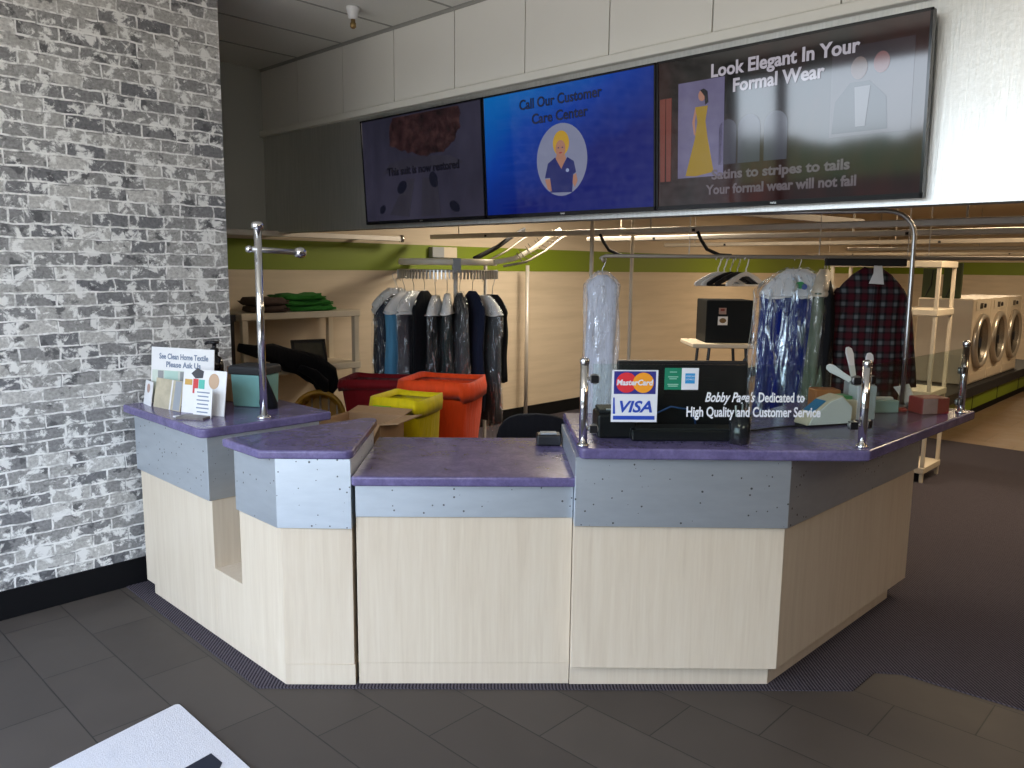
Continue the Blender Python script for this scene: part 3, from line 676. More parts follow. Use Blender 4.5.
# right unit: diagonal front, then a long flank running back
kr = (-2.05, 2.529)
bR = [off(kr, 0, -0.035), (-1.385, 3.123), (-1.337, 4.63), (-1.85, 4.63), (-1.86, 3.62), off(kr, 0, 0.66)]
kR = [off(kr, 0, 0.0), (-1.432, 3.146), (-1.385, 4.50), (-1.82, 4.50), (-1.84, 3.64), off(kr, 0, 0.64)]
bdR = [off(kr, 0.0, -0.05), (-1.368, 3.111), (-1.320, 4.635), (-1.85, 4.635), (-1.86, 3.62), off(kr, 0, 0.66)]
tR = [off(kr, 0.012, -0.09), (-1.165, 3.265), (-1.128, 3.31), (-1.083, 4.70), (-1.88, 4.70), (-1.88, 3.70), off(kr, 0.012, 0.72)]
counter('long right counter unit with glass screens, turning back along the aisle', (-1.6, 3.5, 0), bR, kR, bdR, tR, 0.74, 1.036, 1.083, 0.1, (0, 1, 2), 0.03)

# ------------------------------------------------------------------ glass screens, posts, stickers
def post(b, label, clips, zt=1.45):
    x, y = b; o = thing('glass_post', label, 'post', (x, y, 1.083), 'short chrome posts of the glass screens')
    build('pole', MB().lathe([(0.017, 0.0), (0.017, zt - 1.083 - 0.02)], (x, y, 1.083), 18), 'chrome', o, smooth=True)
    build('base_flange', MB().lathe([(0.025, 0.0), (0.025, 0.006), (0.019, 0.012)], (x, y, 1.083), 18), 'chrome', o, smooth=True)
    build('cap', MB().lathe([(0.0185, 0.0), (0.0195, 0.005), (0.0195, 0.017), (0.016, 0.023), (0.004, 0.026)], (x, y, zt - 0.026), 18), 'chrome', o, smooth=True)
    for d, z in clips:
        D = Vector((d[0], d[1], 0)).normalized(); Rm = D.to_track_quat('Z', 'Y').to_matrix()
        c = build('clip', MB().lathe([(0.008, 0.014), (0.008, 0.028)], (x, y, z), 10, Rm), 'chrome', o)
        Nn = Vector((-D.y, D.x, 0)); mid = Vector((x, y, z)) + D * 0.042
        for sgn in (-1, 1):
            build('clamp_plate', MB().lathe([(0.020, 0.004), (0.021, 0.007), (0.019, 0.011)], mid + Vector((0, 0, 0)), 18, (Nn * sgn).to_track_quat('Z', 'Y').to_matrix()), 'steel', c, smooth=False)
        build('pad', MB().obox(mid, (0.03, 0.03, 0.03), math.atan2(D.y, D.x)), 'blackp', c)
    return o
A_, B_, C_ = (-2.000, 2.519), (-1.180, 3.352), (-1.123, 4.575)
dAB = (B_[0] - A_[0], B_[1] - A_[1]); dBC = (C_[0] - B_[0], C_[1] - B_[1])
post(A_, 'chrome post at the left end of the glass, beside the low desk', [(dAB, 1.363), (dAB, 1.155)])
post(B_, 'chrome post at the counter corner between the two glass panes', [((-dAB[0], -dAB[1]), 1.363), ((-dAB[0], -dAB[1]), 1.175), (dBC, 1.363), (dBC, 1.175)])
post(C_, 'chrome post at the far end of the right counter', [((-dBC[0], -dBC[1]), 1.31), ((-dBC[0], -dBC[1]), 1.145)], 1.462)

def pane(a, b, z0, z1, label, ins=0.036):
    a, b = Vector(a), Vector(b); d = (b - a).normalized(); n = Vector((-d.y, d.x)); p, q = a + d * ins, b - d * ins; h = n * 0.003
    o = thing('glass_screen', label, 'glass screen', ((a.x + b.x) / 2, (a.y + b.y) / 2, z0))
    build('pane', MB().prism([tuple(p - h), tuple(q - h), tuple(q + h), tuple(p + h)], z0, z1), 'glass', o)
    return o, Vector((d.x, d.y, 0)), Vector((d.y, -d.x, 0))
gs, GX, GN = pane(A_, B_, 1.115, 1.425, 'front glass screen with card stickers and white lettering')
GU = Vector((0, 0, 1)); G0 = Vector((A_[0], A_[1], 0)) + GN * 0.0035
def gp(s, z, d=0.0): return G0 + GX * s + GU * z + GN * d
pane(B_, C_, 1.115, 1.425, 'right glass screen running back along the aisle')

def paint(name, col, rough=0.45): return plain(name, col, rough, vary=0.02)
wh, blu, nvy = paint('sticker_white', (0.72, 0.74, 0.78)), paint('sticker_blue', (0.015, 0.06, 0.42)), paint('sticker_navy', (0.03, 0.03, 0.22))
st = build('card_sticker', flat(gp(0.2075, 1.293), GX, GU, rect(0.19, 0.216), 0.0006), wh, gs); st['label'] = 'white sticker with red and orange circles over blue card mark'
build('mark_field', flat(gp(0.2075, 1.349, 0.0006), GX, GU, rect(0.172, 0.094), 0.0005), nvy, st)
build('circle', disc(gp(0.173, 1.349, 0.0011), GX, GU, 0.043, 0.042, 30, 0.0005), paint('sticker_red', (0.68, 0.03, 0.04)), st)
build('circle', disc(gp(0.242, 1.349, 0.0014), GX, GU, 0.043, 0.042, 30, 0.0005), paint('sticker_orange', (0.85, 0.33, 0.02)), st)
lettering('wordmark', 'MasterCard', 0.032, wh, st, gp(0.2075, 1.339, 0.0022), GX, GU, bold=0.001, shear=0.15, fit=0.15, depth=0.0003)
lettering('wordmark', 'VISA', 0.066, blu, st, gp(0.215, 1.227, 0.0012), GX, GU, bold=0.0018, shear=0.25, fit=0.135, depth=0.0003)
build('mark_bar', flat(gp(0.2075, 1.203, 0.0006), GX, GU, rect(0.172, 0.016), 0.0005), blu, st)
build('mark_bar', flat(gp(0.124, 1.253, 0.0006), GX, GU, [(-0.004, -0.034), (0.006, -0.034), (0.002, 0.034), (-0.004, 0.034)], 0.0005), blu, st)
st2 = build('card_sticker', flat(gp(0.364, 1.366), GX, GU, rect(0.07, 0.090), 0.0006), paint('sticker_green', (0.01, 0.20, 0.11)), gs); st2['label'] = 'green half of the small sticker'
for z, w in ((1.394, 0.03), (1.374, 0.042), (1.366, 0.03), (1.343, 0.045), (1.336, 0.04)): build('text_line', flat(gp(0.364, z, 0.0006), GX, GU, rect(w, 0.0035), 0.0004), paint('sticker_pale_green', (0.30, 0.55, 0.42)), st2)
st3 = build('card_sticker', flat(gp(0.434, 1.366), GX, GU, rect(0.07, 0.090), 0.0006), wh, gs)
build('blue_square', flat(gp(0.434, 1.368, 0.0006), GX, GU, rect(0.040, 0.042), 0.0004), paint('sticker_sky', (0.03, 0.28, 0.60)), st3)
lettering('wordmark', 'AMERICAN', 0.009, wh, st3, gp(0.434, 1.374, 0.0012), GX, GU, fit=0.036, depth=0.0002)
lettering('wordmark', 'EXPRESS', 0.009, wh, st3, gp(0.434, 1.361, 0.0012), GX, GU, fit=0.036, depth=0.0002)
wl = paint('white_vinyl_lettering', (0.80, 0.82, 0.86))
lettering('lettering', "Bobby Page's", 0.056, wl, gs, gp(0.500, 1.272, 0.0004), GX, GU, 'LEFT', 0.0003, 0.0012, 0.3, fit=0.208)
lettering('lettering', 'Dedicated to', 0.056, wl, gs, gp(0.722, 1.272, 0.0004), GX, GU, 'LEFT', 0.0003, 0.0014, 0.0, fit=0.192)
lettering('lettering', 'High Quality and Customer Service', 0.058, wl, gs, gp(0.425, 1.210, 0.0004), GX, GU, 'LEFT', 0.0003, 0.0014, 0.0, fit=0.56)

# tall chrome post on the left unit
t = thing('tall_post', 'tall chrome post with a crossbar on the left counter', 'post', (-3.6, 1.965, 1.048))
build('pole', MB().lathe([(0.0185, 0.0), (0.0185, 0.945)], (-3.6, 1.965, 1.048), 20), 'chrome', t, smooth=True)
build('base_flange', MB().lathe([(0.034, 0.0), (0.034, 0.007), (0.023, 0.016)], (-3.6, 1.965, 1.048), 20), 'chrome', t, smooth=True)
build('cap', MB().lathe([(0.024, 0.0), (0.03, 0.008), (0.03, 0.022), (0.022, 0.032), (0.004, 0.036)], (-3.6, 1.965, 1.983), 20), 'chrome', t, smooth=True)
cbr = build('crossbar', MB().tube([(-3.6, 1.925, 1.884), (-3.6, 2.185, 1.874)], 0.014, 14), 'steel', t, smooth=True)
build('knob', MB().lathe([(0.004, -0.016), (0.013, -0.013), (0.019, 0.0), (0.013, 0.013), (0.004, 0.016)], (-3.6, 1.917, 1.884), 16, Vector((0, 1, 0)).to_track_quat('Z', 'Y').to_matrix()), 'chrome', cbr, smooth=True)
build('knob', MB().lathe([(0.004, -0.026), (0.022, -0.024), (0.029, 0.0), (0.026, 0.018), (0.015, 0.03), (0.004, 0.032)], (-3.6, 2.195, 1.873), 16, Vector((0, 1, 0)).to_track_quat('Z', 'Y').to_matrix()), 'chrome', cbr, smooth=True)

# ------------------------------------------------------------------ things on the left counter
def leaning(name, a, b, h, lean, mat, label, cat, z0=1.048, th=0.004, parent=None):
    """an upright card from plan point a to b, height h, its top leaning back by lean"""
    a, b = Vector((*a, z0)), Vector((*b, z0)); X = (b - a).normalized(); back = Vector((-X.y, X.x, 0)); Up = (Vector((0, 0, h)) + back * lean).normalized(); Nr = X.cross(Up)
    w = (b - a).length; hh = math.hypot(h, lean)
    o = thing(name, label, cat, tuple((a + b) / 2))
    m = MB(); m.rings([[a + Nr * q, b + Nr * q, b + Up * hh + Nr * q, a + Up * hh + Nr * q] for q in (0, -th)])
    build('card', m, mat, o)
    return o, a, X, Up, Nr, w, hh
sign, a, X, U, Nr, w, hh = leaning('flyer_sign', (-4.42, 1.735), (-4.03, 1.905), 0.31, 0.03, 'paper', 'large white easel flyer with a home photo, against the brick wall', 'sign')
def sp_(s, v, d=0.0006): return a + X * (s * w) + U * (v * hh) + Nr * d
inkg = paint('grey_ink', (0.16, 0.20, 0.28))
lettering('caption', 'See Clean Home Textile', 0.042, inkg, sign, sp_(0.52, 0.80), X, U, bold=0.0012, fit=w * 0.78, depth=0.0003)
lettering('caption', 'Please Ask Us', 0.042, inkg, sign, sp_(0.52, 0.66), X, U, bold=0.0012, fit=w * 0.55, depth=0.0003)
pic = build('photo', flat(sp_(0.5, 0.31), X, U, rect(w * 0.96, hh * 0.58), 0.0005), plain('pale_room_photo', (0.55, 0.60, 0.52), 0.5, vary=0.3, scale=11), sign)
build('window_picture', flat(sp_(0.33, 0.45, 0.0012), X, U, rect(w * 0.22, hh * 0.28), 0.0004), paint('pale_green', (0.42, 0.58, 0.50)), pic)
for s_ in (0.16, 0.52): build('curtain_picture', flat(sp_(s_, 0.44, 0.0012), X, U, rect(w * 0.09, hh * 0.3), 0.0004), paint('curtain_grey', (0.27, 0.27, 0.27)), pic)
build('sofa_picture', flat(sp_(0.34, 0.15, 0.0012), X, U, rect(w * 0.36, hh * 0.24), 0.0004), paint('sofa_beige', (0.42, 0.37, 0.25)), pic)
build('easel_leg', MB().rings([[a + X * (w * 0.45) + U * (hh * 0.6) - Nr * 0.004, a + X * (w * 0.55) + U * (hh * 0.6) - Nr * 0.004, a + X * (w * 0.55) - Nr * 0.10, a + X * (w * 0.45) - Nr * 0.10], [p + Vector((0, 0, 0.003)) for p in (a + X * (w * 0.45) + U * (hh * 0.6) - Nr * 0.004, a + X * (w * 0.55) + U * (hh * 0.6) - Nr * 0.004, a + X * (w * 0.55) - Nr * 0.10, a + X * (w * 0.45) - Nr * 0.10)]]), 'card', sign)

fl, a, X, U, Nr, w, hh = leaning('brochure_stand', (-4.04, 1.738), (-3.768, 1.836), 0.225, 0.035, 'paper', 'small white brochure with a graduate and coloured figures', 'brochure')
build('figure_picture', flat(a + X * (w * 0.30) + U * (hh * 0.62) + Nr * 0.0006, X, U, rect(0.035, 0.075), 0.0005), paint('print_red', (0.55, 0.05, 0.05)), fl)
build('figure_picture', flat(a + X * (w * 0.44) + U * (hh * 0.60) + Nr * 0.0006, X, U, rect(0.04, 0.08), 0.0005), paint('print_teal', (0.10, 0.45, 0.36)), fl)
build('figure_picture', flat(a + X * (w * 0.13) + U * (hh * 0.70) + Nr * 0.0006, X, U, rect(0.05, 0.03), 0.0005), paint('print_gold', (0.55, 0.33, 0.08)), fl)
build('cap_picture', flat(a + X * (w * 0.32) + U * (hh * 0.90) + Nr * 0.0006, X, U, [(-0.04, 0.0), (-0.01, -0.025), (0.04, -0.02), (0.045, 0.015), (0.0, 0.03)], 0.0005), paint('print_dark', (0.05, 0.05, 0.055)), fl)
build('child_picture', disc(a + X * (w * 0.72) + U * (hh * 0.76) + Nr * 0.0006, X, U, 0.035, 0.04, 18, 0.0005), paint('print_skin', (0.50, 0.34, 0.22)), fl)
tg, a, X, U, Nr, w, hh = leaning('price_card', (-3.885, 1.730), (-3.772, 1.770), 0.14, 0.02, 'paper', 'small printed white card in front of the brochure', 'card')
for k in range(6): build('text_line', flat(a + X * (w * 0.5) + U * (hh * (0.88 - 0.14 * k)) + Nr * 0.0006, X, U, rect(w * (0.7 - 0.1 * (k % 2)), 0.006), 0.0004), inkg, tg)
bs, a, X, U, Nr, w, hh = leaning('leaflet', (-4.30, 1.70), (-4.05, 1.735), 0.155, 0.03, plain('leaflet_photo', (0.48, 0.42, 0.30), 0.4, vary=0.5, scale=16), 'beige photo leaflet standing left of the brochure', 'leaflet')
build('spine', flat(a + X * (w * 0.62) + U * (hh * 0.5) + Nr * 0.0006, X, U, rect(0.012, hh), 0.0005), 'paper', bs)
build('stripe', flat(a + X * (w * 0.85) + U * (hh * 0.5) + Nr * 0.0006, X, U, rect(0.06, hh * 0.96), 0.0005), 'greyp', bs)
bs, a, X, U, Nr, w, hh = leaning('leaflet', (-4.43, 1.70), (-4.31, 1.69), 0.13, 0.02, 'paper', 'crumpled white leaflet at the far left end of the counter', 'leaflet')
build('portrait', disc(a + X * (w * 0.5) + U * (hh * 0.7) + Nr * 0.0006, X, U, 0.025, 0.025, 16, 0.0005), paint('print_face', (0.42, 0.27, 0.22)), bs)
cd = thing('card_stack', 'little stack of dark patterned cards lying before the brochure', 'cards', (-3.83, 1.70, 1.048))
build('card', MB().obox((-3.83, 1.712, 1.0535), (0.15, 0.085, 0.011), R(32)), plain('patterned_card', (0.14, 0.12, 0.11), 0.4, vary=0.7, scale=60), cd, bevel=0.001)
build('label_strip', MB().obox((-3.89, 1.675, 1.0505), (0.10, 0.03, 0.005), R(12)), 'paper', cd)
bt = thing('pump_bottle', 'black pump bottle behind the flyer sign', 'bottle', (-4.255, 2.035, 1.048))
build('body', MB().lathe([(0.045, 0.0), (0.047, 0.02), (0.047, 0.21), (0.035, 0.245), (0.018, 0.255), (0.018, 0.275)], (-4.255, 2.035, 1.048), 20), 'blackg', bt, smooth=True)
build('pump', MB().lathe([(0.024, 0.0), (0.024, 0.02), (0.012, 0.025), (0.012, 0.045), (0.027, 0.047), (0.027, 0.062), (0.005, 0.064)], (-4.255, 2.035, 1.323), 16).tube([(-4.255, 2.035, 1.378), (-4.305, 2.02, 1.375), (-4.318, 2.015, 1.366)], 0.009, 8), 'blackp', bt, smooth=True)
tb = thing('storage_box', 'teal plastic box with black lid beside the tall post', 'box', (-3.975, 2.125, 1.048))
m = MB(); rz = R(28); rp = Matrix.Rotation(rz, 3, 'Z')
def bx(sx, sy, z, tp=1.0): return [Vector((-3.975, 2.125, z)) + rp @ Vector((i * sx / 2 * tp, j * sy / 2 * tp, 0)) for i, j in ((-1, -1), (1, -1), (1, 1), (-1, 1))]
build('body', MB().rings([bx(0.20, 0.16, 1.048, 0.93), bx(0.20, 0.16, 1.225)]), 'teal', tb, bevel=0.008)
build('lid', MB().rings([bx(0.218, 0.178, 1.225), bx(0.218, 0.178, 1.262), bx(0.20, 0.16, 1.272)]), 'blackm', tb, bevel=0.005)
kb = thing('paper_bag', 'brown paper bag between the flyers and the teal box', 'bag', (-4.19, 2.11, 1.048))
m = MB(); rr_ = []
for z, k in ((0, 1.0), (0.07, 1.0), (0.13, 0.93), (0.18, 0.78)):
    rr_.append([Vector((-4.19 + i * 0.05 * k + rnd.uniform(-.004, .004), 2.11 + j * 0.04 * (k if z < .15 else .35), 1.048 + z + rnd.uniform(-.006, .006))) for i, j in ((-1, -1), (0, -1.1), (1, -1), (1, 1), (0, 1.1), (-1, 1))])
build('body', m.rings(rr_), 'kraft', kb)
build('fold', MB().obox((-4.19, 2.105, 1.232), (0.08, 0.02, 0.018), 0.05), 'kraft', kb)
dc = thing('cloth_bag', 'small black pouch slumped right of the tall post', 'pouch', (-3.835, 2.125, 1.048))
m = MB(); rr_ = []
for z, k in ((0, 1.0), (0.03, 1.08), (0.07, 0.85), (0.12, 0.55), (0.165, 0.30), (0.18, 0.12)):
    rr_.append([Vector((-3.835 - z * 0.25 + 0.045 * k * math.cos(t_) * (1 + 0.15 * math.sin(3 * t_)), 2.125 + 0.045 * k * math.sin(t_), 1.048 + z)) for t_ in [2 * PI * j / 14 for j in range(14)]])
build('body', m.rings(rr_), 'blackcl', dc, smooth=True)
build('drawstring', MB().tube([(-3.875, 2.105, 1.20), (-3.85, 2.085, 1.15), (-3.84, 2.075, 1.10)], 0.003, 6), 'greyp', dc)

# ------------------------------------------------------------------ things on the low desk and the right counter
t = thing('desk_gadget', 'small black gadget on the back corner of the low desk', 'gadget', (-2.51, 2.93, 0.944))
build('body', MB().obox((-2.52, 2.90, 0.972), (0.12, 0.09, 0.056), R(45)), 'blackp', t, bevel=0.01)
build('button_panel', MB().obox((-2.52, 2.90, 1.003), (0.08, 0.05, 0.008), R(45)), 'greyp', t, bevel=0.002)

mo = thing('monitor', 'black computer monitor seen from behind the front glass', 'monitor', (-1.92, 3.10, 1.083))
def dgp(s, n, z): v = Vector((-2.0, 2.517)) + DG * s + NN * n; return Vector((v.x, v.y, z))
build('housing', MB().obox(dgp(0.473, 0.30, 1.2475), (0.585, 0.03, 0.32), R(45)).obox(dgp(0.473, 0.33, 1.265), (0.34, 0.045, 0.19), R(45)), 'blackp', mo, bevel=0.008)
m = MB()
for k in range(7): m.obox(dgp(0.473, 0.282, 1.33 - 0.012 * k), (0.30, 0.003, 0.004), R(45))
build('rear_vent', m, 'blackm', mo)
build('stand', MB().obox(dgp(0.473, 0.33, 1.15), (0.07, 0.03, 0.12), R(45)).obox(dgp(0.473, 0.32, 1.089), (0.26, 0.17, 0.012), R(45)), 'blackp', mo, bevel=0.004)
cb_ = build('cable', MB().tube([dgp(0.36, 0.28, 1.17), dgp(0.42, 0.262, 1.205), dgp(0.49, 0.255, 1.195), dgp(0.53, 0.26, 1.15), dgp(0.54, 0.27, 1.095)], 0.004, 8), plain('blue_cable', (0.02, 0.07, 0.22), 0.4), mo, smooth=True); cb_['label'] = 'blue cable'
pr_ = thing('receipt_printer', 'black receipt printer left of the monitor behind the glass', 'printer', (-1.98, 2.80, 1.083))
build('body', MB().obox(dgp(0.165, 0.24, 1.135), (0.17, 0.19, 0.105), R(45)), 'blackp', pr_, bevel=0.012)
build('cover', MB().obox(dgp(0.165, 0.25, 1.195), (0.15, 0.15, 0.016), R(45)), 'blackm', pr_, bevel=0.006)
build('paper_slot', MB().obox(dgp(0.165, 0.18, 1.205), (0.09, 0.01, 0.006), R(45)), 'greyp', pr_)
kb = thing('document_scanner', 'flat black scanner lying under the monitor', 'scanner', (-1.65, 2.95, 1.083))
build('body', MB().obox(dgp(0.47, 0.155, 1.107), (0.50, 0.12, 0.048), R(45)), 'blackp', kb, bevel=0.008)
build('lid', MB().obox(dgp(0.47, 0.155, 1.134), (0.46, 0.10, 0.008), R(45)), 'blackm', kb, bevel=0.003)

cu = thing('pen_cup', 'dark smoked pen cup behind the glass lettering', 'pen cup', (-1.57, 3.06, 1.083))
m = MB(); m.lathe([(0.040, 0.0), (0.043, 0.005), (0.046, 0.12), (0.043, 0.12), (0.039, 0.01)], (-1.575, 3.045, 1.083), 24)
build('cup', m, plain('smoked_plastic', (0.02, 0.018, 0.024), 0.15), cu, smooth=True)
for k, (dx, dy, hh_, mt) in enumerate(((0.015, 0.01, 0.17, 'blackp'), (-0.02, 0.012, 0.155, 'whitep'), (0.0, -0.018, 0.165, 'blackp'), (-0.008, 0.025, 0.16, 'greyp'))):
    p = tag(build('pen', MB().tube([(-1.575 + dx * 0.6, 3.045 + dy * 0.6, 1.096), (-1.575 + dx * 1.7, 3.045 + dy * 1.7, 1.083 + hh_)], 0.004, 8), mt), ['black pen leaning toward the aisle side in the smoked cup', 'white pen in the smoked pen cup', 'black pen nearest the glass in the smoked cup', 'grey pen in the smoked pen cup'][k], 'pen', 'pens in the smoked cup')
    rebase(p)
cc = tag(build('power_cable', MB().tube([(-1.78, 3.24, 1.088), (-1.70, 3.20, 1.088), (-1.66, 3.30, 1.088), (-1.64, 3.33, 1.088), (-1.61, 3.45, 1.088), (-1.56, 3.55, 1.088), (-1.53, 3.62, 1.088)], 0.0045, 8), 'blackp', smooth=True), 'black cable lying on the purple counter behind the glass', 'cable'); rebase(cc)

tm = thing('card_terminal', 'white sloping card terminal behind the right end of the lettering', 'card terminal', (-1.50, 3.70, 1.083))
rz = R(62); rp = Matrix.Rotation(rz, 3, 'Z')
def tp_(x, y, z): return Vector((-1.50, 3.72, 1.083)) + rp @ Vector((x, y, z))
prof = [(-0.13, 0.008), (0.13, 0.008), (0.135, 0.09), (0.07, 0.145), (0.0, 0.125), (-0.11, 0.05)]
build('body', MB().rings([[tp_(x, y, z) for x, z in prof] for y in (-0.05, 0.05)]), 'creamp', tm, bevel=0.008)
build('side_plate', MB().rings([[tp_(x * 0.9, y, z * 0.92 + 0.004) for x, z in prof] for y in (-0.056, -0.05)]), 'whitep', tm)
build('screen', MB().rings([[tp_(-0.085, y, 0.069), tp_(-0.015, y, 0.118), tp_(-0.016, y, 0.121), tp_(-0.087, y, 0.072)] for y in (-0.035, 0.035)]), plain('blue_lcd', (0.04, 0.20, 0.40), 0.2), tm)
build('foot', MB().rings([[tp_(x, y, z) for x, z in ((-0.12, 0), (0.12, 0), (0.12, 0.008), (-0.12, 0.008))] for y in (-0.045, 0.045)]), 'blackp', tm)
def box_thing(name, label, cat, c, size, rz, mat, part, pm, pc_, ps, group=None):
    o = thing(name, label, cat, (c[0], c[1], c[2]), group)
    build('body', MB().obox((c[0], c[1], c[2] + size[2] / 2), size, rz), mat, o, bevel=0.006)
    m = Matrix.Rotation(rz, 3, 'Z') @ Vector(pc_)
    build(part, MB().obox((c[0] + m.x, c[1] + m.y, c[2] + m.z), ps, rz), pm, o, bevel=0.002)
    return o
redm = paint('red_label', (0.48, 0.04, 0.04)); grnm = paint('green_label', (0.06, 0.28, 0.10))
box_thing('tag_box', 'cream tag box with green and red tabs beside the card terminal', 'box', (-1.50, 3.96, 1.083), (0.16, 0.12, 0.10), R(55), 'creamp', 'tab', grnm, (0.0, 0.0, 0.108), (0.05, 0.08, 0.018))
box_thing('label_holder', 'orange and white label holder on the counter behind the terminal', 'holder', (-1.62, 4.02, 1.083), (0.13, 0.10, 0.13), R(45), plain('orange_wood', (0.35, 0.13, 0.04), 0.5), 'label', 'whitep', (0.0, -0.052, 0.08), (0.07, 0.004, 0.035))
box_thing('tag_dispenser', 'tall pale grey tag dispenser behind the corner chrome post', 'dispenser', (-1.43, 4.02, 1.083), (0.10, 0.09, 0.17), R(50), plain('pale_grey', (0.46, 0.50, 0.52), 0.4), 'roller', 'blackp', (0.0, -0.047, 0.10), (0.02, 0.006, 0.12))
pz = thing('brush_holder', 'grey holder with clip ring carrying white paddle brushes', 'holder', (-1.52, 4.22, 1.083))
build('body', MB().obox((-1.52, 4.22, 1.165), (0.13, 0.09, 0.164), R(50)), 'greyp', pz, bevel=0.012)
build('ring', MB().tube([Vector((-1.505, 4.14, 1.255)) + Vector((0.022 * math.cos(k * PI / 8) * 0.7, 0.022 * math.cos(k * PI / 8) * 0.7, 0.022 * math.sin(k * PI / 8))) for k in range(16)], 0.004, 8, closed=True), 'chrome', pz, smooth=True)
for k, (a0, a1, lb) in enumerate((((-1.54, 4.20, 1.24), (-1.645, 4.37, 1.395), 'longest white paddle brush, pointing up and left'), ((-1.53, 4.185, 1.235), (-1.655, 4.13, 1.315), 'white paddle brush leaning low toward the blue garment'), ((-1.49, 4.24, 1.245), (-1.52, 4.34, 1.375), 'pale paddle brush partly behind the corner chrome post'))):
    A, B = Vector(a0), Vector(a1); d = (B - A).normalized(); s_ = d.cross(Vector((0.69, -0.72, 0))).normalized(); n_ = d.cross(s_); Ln = (B - A).length
    outl = [(0, 0.014), (0.5 * Ln, 0.016), (0.85 * Ln, 0.022), (Ln, 0.016), (Ln + 0.008, 0)]
    pts = [(x, y) for x, y in outl] + [(x, -y) for x, y in outl[::-1][1:]]
    bo = thing('paddle_brush', lb, 'brush', tuple(A), 'white paddle brushes on the right counter')
    build('handle', MB().rings([[A + d * x + s_ * y + n_ * q for x, y in pts] for q in (-0.006, 0.006)]), 'whitep', bo, bevel=0.003)
    build('hole', disc(B - d * 0.012 + n_ * 0.006, d, s_, 0.005, 0.005, 12), 'greyp', bo)
box_thing('tape_box', 'pale teal tape box standing right of the corner chrome post', 'box', (-1.42, 4.30, 1.083), (0.13, 0.08, 0.065), R(48), plain('pale_teal', (0.36, 0.52, 0.50), 0.4), 'tape', 'paper', (0, 0, 0.072), (0.09, 0.03, 0.014))
tr = thing('scissors', 'dark scissors with red grips lying behind the right glass', 'scissors', (-1.38, 4.40, 1.083))
build('blades', MB().obox((-1.41, 4.50, 1.089), (0.15, 0.018, 0.006), R(70)).obox((-1.40, 4.50, 1.094), (0.15, 0.016, 0.005), R(80)), 'steel', tr)
for dx in (-0.02, 0.03): build('grip', MB().tube([(-1.385 + dx + 0.022 * math.cos(k * PI / 6), 4.385 + 0.03 * math.sin(k * PI / 6), 1.092) for k in range(12)], 0.007, 8, closed=True), redm, tr, smooth=True)
box_thing('tissue_box', 'red and pink box near the far chrome post', 'box', (-1.245, 4.455, 1.083), (0.16, 0.11, 0.085), R(55), plain('red_box', (0.36, 0.045, 0.05), 0.5), 'front_label', plain('pink_label', (0.48, 0.30, 0.30), 0.5, vary=0.4, scale=30), (-0.035, -0.0565, 0.043), (0.085, 0.004, 0.08))
pw = thing('paper_roll', 'white paper wedge sticking up behind the red box', 'paper', (-1.36, 4.60, 1.083))
build('sheet', MB().rings([[Vector((-1.36, 4.55, 1.083)) + Vector(p) for p in ((-0.01, -0.01, 0), (0.03, 0.02, 0), (-0.04, 0.06, 0.12), (-0.10, 0.01, 0.10))], [Vector((-1.36, 4.57, 1.083)) + Vector(p) for p in ((-0.01, -0.01, 0), (0.03, 0.02, 0), (-0.04, 0.06, 0.115), (-0.10, 0.01, 0.095))]]), 'paper', pw)
build('core', MB().obox((-1.355, 4.575, 1.097), (0.08, 0.05, 0.028), R(40)), 'greyp', pw, bevel=0.006)
# ------------------------------------------------------------------ mat on the floor
rg = thing('floor_mat', 'white entrance mat with a navy motif at the lower left', 'mat', (-2.6, 0.7, 0))
c0 = (-3.095, 1.258)
edge = [(-3.095, 1.258), (-1.75, 1.250), (-1.66, 0.20), (-2.89, 0.20)]
build('pile', MB().prism(rounded(edge, (0, 1, 2, 3), 0.02), 0.0, 0.011), 'rug', rg)
build('border', MB().prism([(-3.102, 1.266), (-1.742, 1.258), (-1.652, 0.19), (-2.885, 0.19)], 0.0, 0.004), 'rugedge', rg)
build('motif', MB().prism([(-2.668, 1.195), (-2.585, 1.198), (-2.50, 1.12), (-2.0, 1.11), (-1.98, 0.45), (-2.52, 0.45), (-2.60, 0.75)], 0.011, 0.0125), 'navy', rg)

